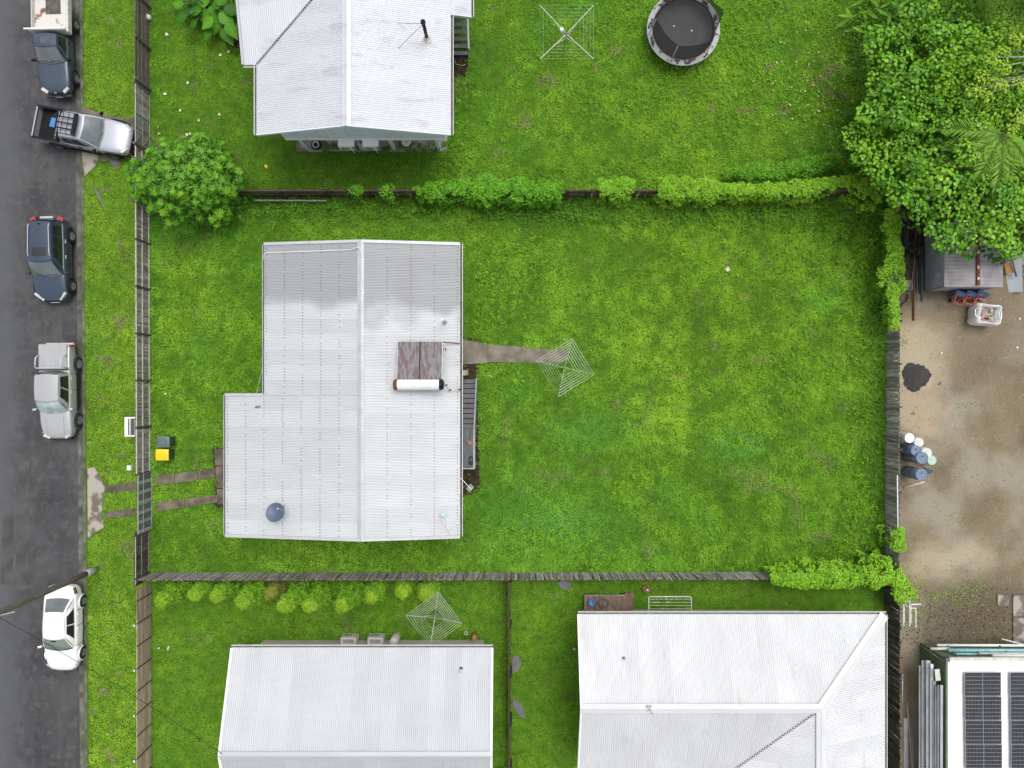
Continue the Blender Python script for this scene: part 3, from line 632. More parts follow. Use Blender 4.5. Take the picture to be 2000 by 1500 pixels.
# vent, dish, aerials
v0 = rA_at(868.5, 630, 0)
vp = thing('vent_pipe', 'white capped vent pipe with dark collar near the water heater', 'vent pipe', v0)
MB().lathe([(.14, .03), (.1, .12), (.05, .2)], (0, 0, 0), 12).build('collar', m_galv, vp, smooth=True)
MB().tube([(0, 0, 0), (0, 0, 1.35)], .045, 10).build('pipe', m_galv, vp, smooth=True); MB().lathe([(.0, 1.42), (.075, 1.4), (.085, 1.32), (.05, 1.3)], (0, 0, 0), 12).build('cap', m_white, vp, smooth=True)
d0 = rA_at(556, 986, .03)
ds = thing('satellite_dish', 'blue-grey satellite dish tilted on the corrugated roof', 'satellite dish', d0)
MB().tube([(0, 0, 0), (0, 0, .5), (-.1, -.1, .62)], .025, 8).build('mast', m_galv, ds)
Md = Vector((-.12, .3, .95)).normalized().to_track_quat('Z', 'X').to_matrix(); prof = [(.46*i/8, .13*(i/8)**2) for i in range(9)]
MB().lathe(prof+[(.47, .125), (.46*.7, .05), (0, -.02)], (-.2, -.27, .62), 28, M=Md).build('reflector', m_dish, ds, smooth=True)
MB().tube([Vector((-.2, -.27, .62))+Md@Vector((.1, .44, .1)), Vector((-.2, -.27, .62))+Md@Vector((0, .35, .5))], .015, 6).build('feed_arm', m_galv, ds); MB().box(Vector((-.2, -.27, .62))+Md@Vector((0, .33, .52)), (.08, .08, .12)).build('receiver', m_galv, ds)
a0, a1 = rA_at(885, 1050, -.03), P(863, 1012, 5.15)
an = thing('aerial', 'slanted aerial pole with pale green plate at the roof corner', 'antenna', a0)
MB().tube([a0, a1], .022, 6).build('pole', m_white, an, world=True); MB().tube([a1, (a1.x, a1.y, zz(a1.x)+.04)], .02, 6).build('stay', m_galv, an, world=True)
MB().lathe([(0, .02), (.14, .02), (.16, 0), (.14, -.02), (0, -.02)], P(866, 1004, 5.2), 9).build('plate', m_gplate, an, world=True)
a0 = P(896, 930, 4.4); a1 = P(921, 956, 4.95)
an = thing('yagi_aerial', 'thin white aerial boom with cross elements reaching past the gutter', 'antenna', a0)
MB().tube([(xe+.02, a0.y, 4.42), a0, a1], .016, 6).build('boom', m_white, an, world=True); dd = (a1-a0).normalized(); sd = dd.cross(Vector((0, 0, 1))).normalized()
for t in (.78, .86, .93, 1.0): MB().tube([a0.lerp(a1, t)-sd*.17, a0.lerp(a1, t)+sd*.17], .011, 5).build('element', m_white, an, world=True)
tag(MB().tube([P(517.5, 698, zz(xw)-.1), P(498, 783, 0)], .025, 6).build('leaning_pole', m_white), 'long white pole leaning against the eave beside the house step-in', 'pole')
MB_ = MB().beam(rA_at(498, 795.5, .1), rA_at(508, 794, .1), .06, .012); tag(MB_.build('rust_patch', m_rust), 'small rust-red metal scrap lying on the corrugated roof', 'scrap')
# --- raised house beyond the hedge
e, r_ = 4.6, 5.8
N = dict(xw=-12.53, xr=-7.84, xe=-3.02, xe2=-2.03, ys=12.24, yn=24.52, yw=15.68, yr=20.1, xg=-13.2)
hB = thing('house', 'raised pale blue house on stilts with gabled zinc roof and black flue', 'house', (-7.8, 18, 0))
se = (r_-e)/(N['xe']-N['xr']); ze2 = e-se*(N['xe2']-N['xe'])
qW = [(N['xw'], N['ys'], e), (N['xw'], N['yw'], e), (N['xr'], N['yr'], r_), (N['xr'], N['ys'], r_)]
qS = [(N['xg'], N['yw'], e), (N['xw'], N['yw'], e), (N['xr'], N['yr'], r_), (N['xg'], N['yr'], r_)]
qN = [(N['xg'], N['yn'], e), (N['xw'], N['yn'], e), (N['xr'], N['yr'], r_), (N['xg'], N['yr'], r_)]
qE = [(N['xe'], N['ys'], e), (N['xe'], 18.15, e), (N['xr'], 18.15, r_), (N['xr'], N['ys'], r_)]
qE2 = [(N['xe2'], 18.15, ze2), (N['xe2'], N['yn'], ze2), (N['xr'], N['yn'], r_), (N['xr'], 18.15, r_)]
rB = roofbase(hB, [qW, qS, qN, qE, qE2], m_blue)
for q in (qW, qS, qE, qE2, qN): roof_plane(rB, q, m_roofB, pitch=.1, amp=.014)
ridge(rB, (N['xr'], N['ys']-.03, r_), (N['xr'], N['yn'], r_), .22, m_roofB); ridge(rB, (N['xg'], N['yr'], r_), (N['xr'], N['yr'], r_), .2, m_roofB); valley(rB, (N['xw'], N['yw'], e), (N['xr'], N['yr'], r_), .045)
gutter(rB, (N['xw'], N['ys'], e), (N['xw'], N['yw'], e), (-1, 0, 0)); gutter(rB, (N['xg'], N['yw'], e), (N['xw'], N['yw'], e), (0, -1, 0), None, .1); gutter(rB, (N['xe'], N['ys'], e), (N['xe'], 18.1, e), (1, 0, 0)); gutter(rB, (N['xe2'], 18.15, ze2), (N['xe2'], N['yn'], ze2), (1, 0, 0))
barge(rB, (N['xw'], N['ys'], e-.03), (N['xr'], N['ys'], r_-.03), m_blue, .06); barge(rB, (N['xe'], N['ys'], e-.03), (N['xr'], N['ys'], r_-.03), m_blue, .06); barge(rB, (N['xg'], N['yw'], e), (N['xg'], N['yr'], r_), m_trim, .1); barge(rB, (N['xe'], 18.15, e-.02), (N['xe2'], 18.15, ze2-.02), m_trim, .08)
W0, W1, yw_ = N['xw']+.55, N['xe']-.5, 12.95
MB().add([(W0, yw_, 2.0), (W1, yw_, 2.0), (W1, yw_, 4.55), (N['xr'], yw_, 5.7), (W0, yw_, 4.55), (W0, yw_+.2, 2.0), (W1, yw_+.2, 2.0), (W1, yw_+.2, 4.55), (N['xr'], yw_+.2, 5.7), (W0, yw_+.2, 4.55)],
    [(0, 1, 2, 3, 4), (9, 8, 7, 6, 5), (0, 5, 6, 1), (1, 6, 7, 2), (4, 9, 5, 0)]).build('gable_wall', m_blue, hB, world=True)
nb_ = 22
for i in range(nb_+1):
    x = W0+.02+(W1-W0-.04)*i/nb_; top = 5.66-abs(x-N['xr'])*.25
    MB().box((x, yw_-.012, (2.12+top)/2), (.045, .022, top-2.12)).build('cover_strip', m_blue, hB, world=True)
MB().box(((W0+W1)/2, yw_-.03, 2.06), (W1-W0, .05, .14)).build('skirting_board', m_white, hB, world=True)
wallbox(hB, W0, W1, yw_+.2, 24, 2.0, 4.5, m_blue); wallbox(hB, -9.5, W1-.4, 15.0, 24, 0, 2.0, m_cream, 'lower_wall')
MB().box((-7.8, 14.0, .02), (8.4, 2.1, .09)).build('slab', m_conc, hB, world=True)
for x in (-11.37, -8.35, -6.57, -4.06): MB().box((x, 13.12, 1.0), (.19, .16, 2.0)).build('stilt', m_blue, hB, world=True)
for i, (px, lb) in enumerate(((679, 'white air conditioner under the gable beside the tyre'), (726, 'white air conditioner under the gable beside a stilt'))):
    x = P(px, 278, 1.6).x; a = thing('air_conditioner', lb, 'air conditioner', (x, 12.75, 1.32), 0, 'air conditioners under the gable wall')
    MB().box((0, 0, .34), (.86, .34, .62)).build('casing', m_white, a); MB().lathe([(0, 0), (.22, 0), (.24, -.02), (.24, .02)], (-.12, -.185, .34), 16, 'Y').build('fan_grille', m_galv, a); MB().box((.36, .0, .35), (.16, .352, .5)).build('side_grille', m_galv, a); MB().box((0, .12, 0), (.7, .06, .08)).build('bracket', m_galv, a)
    MB().tube([(0, .1, 0), (.05, .1, -1.22)], .035, 6).build('support_post', m_white, a)
ty = thing('tyre', 'black tyre with pale rim lying under the gable', 'tyre', P(618, 284, .1)+Vector((0, 0, -.05)))
MB().lathe([(.13, .03), (.2, .0), (.27, .03), (.29, .1), (.27, .17), (.2, .2), (.13, .17), (.13, .03)], (0, 0, 0), 20).build('rubber', m_rub, ty, smooth=True); MB().lathe([(.13, .16), (.17, .195), (.19, .2)], (0, 0, .006), 20).build('rim', m_white, ty)
bs = thing('white_basin', 'white oval basin with dark drain on the slab beneath the gable', 'basin', P(793, 276, .3)+Vector((0, 0, -.25)))
MB().lathe([(0, .28), (.2, .28), (.26, .3), (.28, .26), (.2, .0), (0, .0)], (0, 0, 0), 16).build('bowl', m_white, bs, smooth=True)
for q in ((.02, .06, .29), (.03, -.02, .29)): MB().lathe([(0, .01), (.03, .0)], q, 8).build('drain', m_black, bs)
fz = lambda x: r_-se*(x-N['xr'])
f0 = P(834, 75, 5.0); f0.z = fz(f0.x)+.03; fl = thing('flue', 'tall black chimney flue with pale flashing and stay wires', 'flue', f0)
MB().lathe([(.24, .03), (.2, .06), (.14, .12), (.1, .3)], (0, 0, 0), 9).build('flashing', m_offw, fl, smooth=True); MB().tube([(0, 0, 0), (0, 0, 1.55)], .085, 12).build('pipe', m_black, fl, smooth=True); MB().lathe([(.09, 1.5), (.12, 1.55), (.12, 1.66), (.0, 1.74)], (0, 0, 0), 12).build('cowl', m_black, fl)
for px, py in ((777, 92), (777, 42)):
    q = P(px, py, 5.4); q.z = fz(q.x)+.07; MB().tube([(0, 0, 1.45), q-f0], .012, 4).build('stay_wire', m_gutd, fl)
s2 = thing('back_stairs', 'dark grey back stairs with rail beside the raised pale blue house', 'stairs', (-2.8, 19.4, 0))
for i in range(9):
    t = i/8; MB().box((-2.84, 18.4+2.3*t, .15+1.75*t), (.85, .22, .045)).build('tread', m_gpost, s2, world=True)
MB().beam((-2.38, 18.25, .05), (-2.38, 20.8, 1.9), .06, .2).build('stringer', m_blue, s2, world=True); MB().beam((-2.36, 18.25, 1.0), (-2.36, 20.8, 2.75), .05, .06).build('handrail', m_blue, s2, world=True); MB().box((-2.36, 18.27, .5), (.06, .06, 1.0)).build('post', m_galv, s2, world=True)
tp = thing('garden_tap', 'white garden tap and loose hose beside the back stairs', 'tap', P(884, 122, .0)); MB().tube([(0, 0, 0), (0, 0, .5), (.08, 0, .52)], .02, 6).build('pipe', m_white, tp); MB().tube([(.08, 0, .5), (.2, -.1, .02), (.5, -.18, .02), (.72, -.12, .02)], .012, 5).build('hose', m_offw, tp)
# --- house with the plain grey roof
e, r_ = 3.0, 4.55
x0, x1, ye, yr_ = -14.36, -1.05, -13.57, -18.27
hC = thing('house', 'low house with plain grey striped roof behind the row of shrubs', 'house', (-7.7, -18, 0))
qa = [(x0, ye, e), (x1, ye, e), (x1, yr_, r_), (x0, yr_, r_)]; qb = [(x0, 2*yr_-ye, e), (x1, 2*yr_-ye, e), (x1, yr_, r_), (x0, yr_, r_)]
rC = roofbase(hC, [qa, qb], m_offw)
for q in (qa, qb): roof_plane(rC, q, m_roofC, pitch=.1, amp=.013)
ridge(rC, (x0-.02, yr_, r_), (x1+.02, yr_, r_), .2, m_roofC); gutter(rC, (x0-.08, ye, e), (x1+.06, ye, e), (0, 1, 0)); gutter(rC, (x0, 2*yr_-ye, e), (x1, 2*yr_-ye, e), (0, -1, 0))
for x in (x0-.03, x1+.03):
    barge(rC, (x, ye, e), (x, yr_, r_), m_white, .12); barge(rC, (x, 2*yr_-ye, e), (x, yr_, r_), m_white, .12)
wallbox(hC, x0+.5, x1-.5, 2*yr_-ye+.6, ye-.72, 0, e-.1, m_cream)
window(hC, (-11.5, ye-.7, 1.6), 1.6, 1.1, 'y'); window(hC, (-4.0, ye-.7, 1.6), 1.2, 1.1, 'y')
MB().poly([(x0+.6, yr_, e), (x0+.6, ye-.7, e-.1), (x0+.6, yr_, r_-.2)]).build('gable_wall', m_cream, hC, world=True)
v0 = P(900, 1308, 3.5); v0.z = e+(r_-e)*(ye-v0.y)/(ye-yr_)+.03
vp = thing('vent_pipe', 'short white vent pipe with dark collar on the plain grey roof', 'vent pipe', v0); MB().lathe([(.09, .02), (.05, .1)], (0, 0, 0), 10).build('collar', m_black, vp); MB().tube([(0, 0, 0), (0, 0, .75)], .035, 8).build('pipe', m_white, vp)
def outdoor_ac(px, lb):
    p = P(px, 1250, .5); a = thing('air_conditioner', lb, 'air conditioner', (p.x, -14.06, 0), 0, 'air conditioners on the north wall')
    MB().box((0, 0, .45), (.86, .38, .66)).build('casing', m_offw, a); MB().lathe([(0, 0), (.22, 0), (.24, .02), (.24, -.02)], (-.1, .2, .45), 16, 'Y').build('fan_grille', m_galv, a); MB().box((.0, 0, .79), (.6, .2, .012)).build('lid_panel', m_galv, a)
    for s_ in (-.3, .3): MB().box((s_, 0, .06), (.1, .36, .13)).build('foot', m_black, a)
outdoor_ac(683, 'cream air conditioner standing alone at the eave of the grey-roofed house'); outdoor_ac(735, 'cream air conditioner next to the hot water cylinder')
hw = thing('hot_water_cylinder', 'upright beige hot water cylinder under the eave of the grey roof', 'water heater', (-6.42, -14.02, 0))
MB().lathe([(0, 1.12), (.2, 1.1), (.235, 1.04), (.235, .06), (.2, 0), (0, 0)], (0, 0, 0), 18).build('cylinder', m_offw, hw, smooth=True); MB().box((0, .24, .4), (.14, .03, .2)).build('cover_plate', m_galv, hw)
gb = thing('gas_cylinder', 'small tan gas cylinder at the eave corner of the grey roof', 'gas bottle', (P(926, 1256, .7).x, -13.95, 0)); MB().lathe([(0, .72), (.1, .7), (.15, .6), (.15, .05), (.1, 0), (0, 0)], (0, 0, 0), 14).build('bottle', m_ply, gb, smooth=True); MB().lathe([(.06, .68), (.07, .8), (.06, .8)], (0, 0, 0), 10).build('collar', m_offw, gb)
gt = thing('garden_tap', 'garden tap with wire ring beside the tan gas cylinder', 'tap', (P(910, 1254, .5).x, -13.8, 0)); MB().tube([(0, 0, 0), (0, 0, .55)], .02, 6).build('pipe', m_galv, gt); MB().tube([(.09*math.cos(t), .09*math.sin(t)+.09, .56) for t in lin(0, 6.28, 12)], .014, 5).build('ring', m_white, gt)
# --- hip-roofed house
e, r_ = 3.2, 4.77
X0, XA, XE, YN, YR = 3.38, 15.1, 19.05, -11.79, -15.85
hD = thing('house', 'low white-roofed house with hip ridge and a small timber deck', 'house', (11, -17, 0))
q1 = [(X0, YN, e), (XE, YN, e), (XA, YR, r_), (X0, YR, r_)]; q2 = [(XE, YN, e), (XE, -26, e), (XA, -26, r_), (XA, YR, r_)]
q3 = [(X0, -19.91, e), (11.05, -19.91, e), (XA, YR, r_), (X0, YR, r_)]; q4 = [(11.05, -26, e), (11.05, -19.91, e), (XA, YR, r_), (XA, -26, r_)]
rD = roofbase(hD, [q1, q2, q3, q4], m_offw)
for q in (q1, q2, q3, q4): roof_plane(rD, q, m_roofD, pitch=.11, amp=.017)
ridge(rD, (X0, YR, r_), (XA, YR, r_), .24, m_roofD); ridge(rD, (XA, YR, r_), (XA, -26, r_), .24, m_roofD); ridge(rD, (XE, YN, e), (XA, YR, r_), .26, m_roofD, 'hip_cap'); valley(rD, (11.05, -19.91, e), (XA, YR, r_), .06)
gutter(rD, (X0, YN, e), (XE+.1, YN, e), (0, 1, 0)); gutter(rD, (XE, YN, e), (XE, -26, e), (1, 0, 0)); barge(rD, (X0, YN, e), (X0, YR, r_), m_white, .1); barge(rD, (X0, -19.91, e), (X0, YR, r_), m_white, .1)
wallbox(hD, X0+.5, 16.0, -19.4, -12.6, 0, e-.1, m_cream); wallbox(hD, 11.5, XE-.6, -26, -13.2, 0, e-.12, m_cream)
MB().poly([(X0+.6, YR, e-.2), (X0+.6, -12.7, e-.2), (X0+.6, YR, r_-.2)]).build('gable_wall', m_cream, hD, world=True)
window(hD, (11.5, -12.58, 1.7), 1.6, 1.1, 'y'); window(hD, (14.4, -12.58, 1.7), 1.2, 1.1, 'y')
v0 = P(1218, 1283, 3.9); v0.z = e+(YN-v0.y)*(r_-e)/(YN-YR)+.03; vp = thing('vent_pipe', 'tiny dark vent stub on the white hip roof', 'vent pipe', v0); MB().tube([(0, 0, 0), (0, 0, .3)], .04, 8).build('pipe', m_galv, vp); MB().box((-.02, .03, .1), (.1, .05, .1)).build('flashing', m_gutd, vp)
v0 = P(1265, 1378, 4.6); v0.z = r_-.02; vp = thing('cable_mast', 'grey cable bracket at the white ridge of the hip roof', 'bracket', v0); MB().box((0, 0, .1), (.28, .28, .05)).build('plate', m_galv, vp); MB().tube([(0, 0, .05), (.05, -.05, .4)], .02, 6).build('mast', m_galv, vp); MB().tube([(.05, -.05, .4), (.2, -.3, .1)], .012, 5).build('cable', m_black, vp)
dk = thing('timber_deck', 'small brown timber deck with two steps beside the white-roofed house', 'deck', (5.2, -12.1, 0))
for i in range(15): MB().box((4.1+.148*i, -12.1, .48), (.14, .92, .04)).build('deck_board', m_deck, dk, world=True)
MB().beam((4.02, -11.64, .46), (6.2, -11.64, .46), .05, .12).build('edge_beam', m_tg, dk, world=True); MB().beam((4.02, -12.56, .46), (4.02, -11.62, .46), .05, .12).build('edge_beam', m_tg, dk, world=True)
for x, z in ((6.36, .32), (6.62, .16)): MB().box((x, -12.06, z), (.24, .98, .05)).build('step', m_deck, dk, world=True); MB().box((x-.1, -12.06, z/2), (.04, .9, z)).build('riser', m_deck, dk, world=True)
for x in (4.1, 6.1):
    for y in (-11.72, -12.5): MB().box((x, y, .23), (.09, .09, .46)).build('post', m_td, dk, world=True)
bk = thing('blue_bucket', 'bright blue bucket standing on the brown deck', 'bucket', P(1155, 1175, .6)+Vector((0, 0, -.1))); MB().lathe([(0, .02), (.13, .02), (.14, 0), (.18, .3), (.165, .3), (.13, .1), (0, .1)], (0, 0, 0), 16).build('shell', m_bluep, bk, smooth=True); MB().tube([(.17*math.cos(t), .17*math.sin(t), .3+.02*math.sin(t)) for t in lin(0, 3.14, 9)], .012, 5).build('handle', m_galv, bk)
ho = thing('hose_coil', 'loosely coiled grey hose lying on the brown deck', 'hose', P(1178, 1178, .5))
for r0 in (.33, .29, .24): MB().tube([(r0*math.cos(t)*(.9+.1*math.sin(3*r0)), r0*.8*math.sin(t), .015+.04*(.35-r0)*4) for t in lin(0, 6.28, 26)], .016, 5).build('loop', m_gutd, ho, smooth=True)
MB().tube([(-.3, 0, .02), (-.5, -.1, .02), (-.45, -.35, .02)], .016, 5).build('tail', m_gutd, ho, smooth=True)
ai = thing('clothes_airer', 'pale fold-down clothes airer fixed to the wall by the deck', 'clothes airer', (8.45, -12.0, 0))
zA = 1.62; MB().tube([(7.31, -12.6, zA), (7.31, -11.42, zA), (7.36, -11.37, zA), (9.54, -11.37, zA), (9.59, -11.42, zA), (9.59, -12.6, zA)], .028, 8).build('frame', m_offw, ai, world=True)
for i in range(6): MB().tube([(7.31, -11.5-.17*i, zA), (9.59, -11.5-.17*i, zA)], .008 if i != 4 else .02, 5).build('line', m_line if i != 4 else m_offw, ai, world=True)
for k, (x, y) in enumerate(((7.5, -11.5), (8.25, -11.5), (8.5, -11.52), (8.8, -11.5), (7.6, -11.67), (7.85, -11.67), (8.3, -11.66), (8.4, -11.68))): tag(MB().box((x, y, zA), (.025, .05, .07)).build('clothes_peg', m_white), 'white clothes peg clipped on the fold-down airer', 'clothes peg', 'pegs on the airer lines')
bb = thing('yellow_bucket', 'faded yellow bucket with a grey cup inside on damp grass', 'bucket', P(1262, 1150, .2)+Vector((0, 0, -.2))); MB().lathe([(0, .02), (.17, .02), (.19, .24), (.2, .25), (.16, .24), (.14, .06), (0, .06)], (0, 0, 0), 16).build('shell', m_ply, bb, smooth=True); MB().lathe([(0, .3), (.1, .3), (.11, .06), (0, .06)], (.05, -.07, 0), 12).build('cup', m_galv, bb, smooth=True)
# ------------------------------------------------------------------ fences
def pal_mesh(name, w, h, t, m):
    ms = []
    for k in range(4):
        dh = (-.02, .01, -.05, .0)[k]; a = (.012, -.01, .0, .02)[k]
        mb = MB().add([(-t/2, -w/2, 0), (t/2, -w/2, 0), (t/2, w/2, 0), (-t/2, w/2, 0), (-t/2, -w/2, h+dh-a), (t/2, -w/2, h+dh-a), (t/2, w/2, h+dh+a), (-t/2, w/2, h+dh+a)],
            [(0, 3, 2, 1), (4, 5, 6, 7), (0, 1, 5, 4), (1, 2, 6, 5), (2, 3, 7, 6), (3, 0, 4, 7)])
        ms.append(mb.mesh(name, m))
    return ms
PAL = {'grey': pal_mesh('paling', .1, 1.5, .02, m_tg), 'dark': pal_mesh('paling', .1, 1.5, .02, m_td)}
def palings(root, a, b, ang, kind, gap=.012, w=.1, miss=.02, h=1.0, off=0., jitter=.03):
    """stand palings along from a to b (world 2D); ang turns local x to the face normal"""
    a, b = Vector((*a, 0)), Vector((*b, 0)); L = (b-a).length; n = int(L/(w+gap)); d = (b-a)/L; nn = Vector((-d.y, d.x, 0))
    for i in range(n):
        if random.random() < miss: continue
        p = a+d*(i+.5)*L/n+nn*off
        o = bpy.data.objects.new('paling', random.choice(PAL[kind])); C.objects.link(o); o.parent = root
        o.location = p-ORG[root.name]+Vector((0, 0, -.02)); o.rotation_euler = (random.gauss(0, jitter*.5), random.gauss(0, .012), math.atan2(d.y, d.x)-math.pi/2+random.gauss(0, .02)); o.scale = (1, random.uniform(.9, 1.04), h*random.uniform(.965, 1.02))
def rails(root, a, b, zs, off, m, w=.05, h=.07, name='rail'):
    a, b = Vector((*a, 0)), Vector((*b, 0)); d = (b-a).normalized(); nn = Vector((-d.y, d.x, 0))
    for z in zs: MB().beam(a+nn*off+Vector((0, 0, z)), b+nn*off+Vector((0, 0, z)), w, h).build(name, m, root, world=True)
def posts(root, a, b, step, off, m, h=1.5, s=.09, lean=0):
    a, b = Vector((*a, 0)), Vector((*b, 0)); L = (b-a).length; n = max(1, round(L/step)); d = (b-a)/L; nn = Vector((-d.y, d.x, 0))
    for i in range(n+1):
        p = a+d*L*i/n+nn*off; MB().box(p+Vector((0, 0, h/2)), (s, s, h), math.atan2(d.y, d.x)).build('post', m, root, world=True)
def fy(py): return P(0, py).y
FX = -20.24
# front fence, dark horizontal boards
f = thing('board_fence', 'old dark fence of wide horizontal boards beside the mown verge', 'fence', (FX, 18.5, 0)); ya, yb = fy(180), fy(-60)
for z, h_ in ((.22, .36), (.63, .34), (1.02, .3), (1.36, .22)):
    y = ya
    while y < yb:
        L = min(2.35, yb-y); MB().box((FX, y+L/2, z), (.03, L-.02, h_)).build('board', m_tdh, f, world=True); y += 2.35
for y in (ya+.1, ya+2.37, ya+4.72, ya+7.05): MB().box((FX+.09, y, .8), (.11, .11, 1.62)).build('post', m_tdh, f, world=True)
# driveway gate near the angled ute
g = thing('driveway_gate', 'timber driveway gate in a welded steel frame behind the angled ute', 'gate', (FX, 14.8, 0)); ya, yb = fy(295), fy(186)
for (y0, y1) in ((ya, (ya+yb)/2-.02), ((ya+yb)/2+.02, yb)):
    MB().tube([(FX+.05, y0, .08), (FX+.05, y0, 1.5), (FX+.05, y1, 1.5), (FX+.05, y1, .08), (FX+.05, y0, .08)], .024, 6).build('steel_frame', m_galv, g, world=True)
    MB().tube([(FX+.05, y0, .78), (FX+.05, y1, .78)], .02, 6).build('mid_bar', m_galv, g, world=True)
    ym = y0 if y0 == ya else y1; yo = y1 if y0 == ya else y0
    for z0, z1 in ((.08, .78), (.78, 1.5)): MB().tube([(FX+.055, ym, z1), (FX+.055, (ym+yo)/2, z0)], .016, 5).build('brace', m_galv, g, world=True)
y = ya
while y < yb:
    w = random.choice((.14, .2, .26)); MB().box((FX+.0, y+w/2, .79), (.02, w-.01, 1.36+random.uniform(-.04, .04))).build('board', m_tg, g, world=True); y += w
for y in (ya-.08, yb+.08): MB().box((FX, y, .8), (.12, .12, 1.62)).build('post', m_tdh, g, world=True)
# street paling fence
f = thing('paling_fence', 'weathered street paling fence with pale rails beside the wheelie bins', 'fence', (FX, 3, 0)); a, b = (FX+.04, fy(921)), (FX-.02, fy(300))
palings(f, a, b, 0, 'grey', miss=.008, gap=.004); rails(f, a, b, (.1, .8, 1.43), -.04, m_rail, .05, .06); posts(f, a, b, 2.42, -.05, m_td, 1.52, .1)
# metal gates
g = thing('steel_gate', 'pair of grey slatted steel driveway gates across the drive strips', 'gate', (FX+.3, -5.9, 0))
for y0, y1 in ((fy(977), fy(921)), (fy(1032), fy(979))):
    MB().tube([(FX+.16, y0, .06), (FX+.16, y0, 1.45), (FX+.16, y1, 1.45), (FX+.16, y1, .06), (FX+.16, y0, .06)], .026, 6).build('gate_frame', m_galv, g, world=True)
    MB().box((FX+.17, (y0+y1)/2, .92), (.03, y1-y0, .04)).build('mid_bar', m_galv, g, world=True)
    n = 9
    for i in range(n):
        w = (y1-y0)/n; MB().box((FX+.13, y0+(i+.5)*w, .76), (.02, w-.012, 1.36)).build('slat', m_gpost if i % 3 else m_shedw, g, world=True)
f = thing('panel_fence', 'dark board panel between the steel gates and the fence corner', 'fence', (FX, -9.3, 0)); ya, yb = fy(1132), fy(1036); y = ya
while y < yb-.05:
    w = random.choice((.12, .2, .3)); MB().box((FX-.02+random.uniform(-.01, .01), y+w/2, .76), (.02, w-.012, 1.5+random.uniform(-.03, .02))).build('board', m_td, f, world=True); y += w
rails(f, (FX, ya), (FX, yb), (.85, 1.46), -.03, m_tg, .04, .045); rails(f, (FX, ya), (FX, yb), (.1,), -.03, m_tg, .04, .045)
for y in (ya+.1, ya+.45, yb): MB().box((FX+.03, y, .78), (.07, .08, 1.56)).build('post', m_td, f, world=True)
# brown horizontal board fence
f = thing('board_fence', 'warm brown horizontal board fence with slim battens along the shrub yard', 'fence', (FX+.1, -15.5, 0)); ya, yb = fy(1560), fy(1137); X = FX+.1
for i in range(8):
    z = .1+.185*i; y = ya-.3*(i % 3)
    while y < yb:
        L = min(3.6, yb-y); MB().box((X, y+L/2, z), (.022, L-.01, .178)).build('board', m_tb, f, world=True); y += 3.6
y = yb-.6; k = 0
while y > ya:
    MB().box((X+.03, y, .76), (.035, .045, 1.5)).build('batten', m_tr, f, world=True)
    if k % 2: MB().box((X-.07, y-.05, .8), (.1, .1, 1.6)).build('post', m_tg, f, world=True); MB().box((X-.07, y-.05, 1.612), (.105, .105, .025)).build('post_cap', m_offw, f, world=True)
    y -= 1.21; k += 1
# side fence along the back yard, two runs
YS = -10.5
f = thing('paling_fence', 'grey paling fence behind the row of yellow-tipped shrubs', 'fence', (-10, YS, 0)); a, b = (-20.1, YS-.02), (-.1, YS)
palings(f, a, b, 0, 'grey', gap=-.002, miss=.01, jitter=.05, w=.093); rails(f, a, b, (.3, 1.38), -.05, m_tr); posts(f, a, b, 2.45, -.08, m_tr, 1.5, .1)
f = thing('paling_fence', 'grey paling fence beside the hip-roofed house, its end under vine', 'fence', (10, YS, 0)); a, b = (-.05, YS), (20.7, YS+.05)
palings(f, a, b, 0, 'grey', gap=.0, miss=.012, jitter=.07, w=.095); rails(f, a, b, (.3, 1.38), -.05, m_tr); posts(f, a, b, 2.45, -.08, m_tr, 1.5, .1)
# boundary fence against the dirt yard
XE_ = 20.78
f = thing('paling_fence', 'silver-grey paling fence between the long grass and the dirt yard', 'fence', (XE_, -2, 0)); a, b = (XE_+.0, YS+.05), (XE_+.02, 10.3)
palings(f, a, b, 0, 'grey', gap=-.012, miss=.003, jitter=.03, w=.098); rails(f, a, b, (.3, 1.36), -.05, m_td); posts(f, a, b, 2.4, -.1, m_td, 1.5, .1)
f = thing('paling_fence', 'dark mossy paling fence beside the white hip roof', 'fence', (XE_, -16, 0)); a, b = (XE_+.02, -23.5), (XE_, YS-.05)
palings(f, a, b, 0, 'dark', gap=-.012, miss=.0, jitter=.03, w=.098, h=1.05); rails(f, a, b, (.3, 1.4), -.05, m_td); posts(f, a, b, 2.4, -.1, m_td, 1.55, .1)
# vine-covered boundary fence
YN_ = 10.43
f = thing('paling_fence', 'blackened boundary fence half buried in bright vine', 'fence', (0, YN_, 0)); a, b = (-14.9, YN_), (20.7, YN_)
palings(f, a, b, 0, 'dark', gap=.02, miss=.04, w=.1); rails(f, a, b, (.35, 1.05, 1.44), -.05, m_tr, .06, .09); posts(f, a, b, 2.4, -.09, m_tr, 1.55, .1)
tag(MB().beam((-14.2, YN_-.32, .52), (-10.2, YN_-.34, .5), .07, .1).build('loose_plank', m_tg), 'loose grey plank propped along the blackened boundary fence', 'plank')
# thin divider fence
f = thing('divider_fence', 'thin rusty dividing fence running past the puddles', 'fence', (-.12, -16, 0)); a, b = (-.1, -23.5), (-.14, YS-.08)
palings(f, a, b, 0, 'dark', gap=.01, miss=.05, w=.1, h=.95); rails(f, a, b, (.35, 1.38), .05, m_tr, .06, .08); posts(f, a, b, 2.4, -.06, m_tr, 1.5, .1)
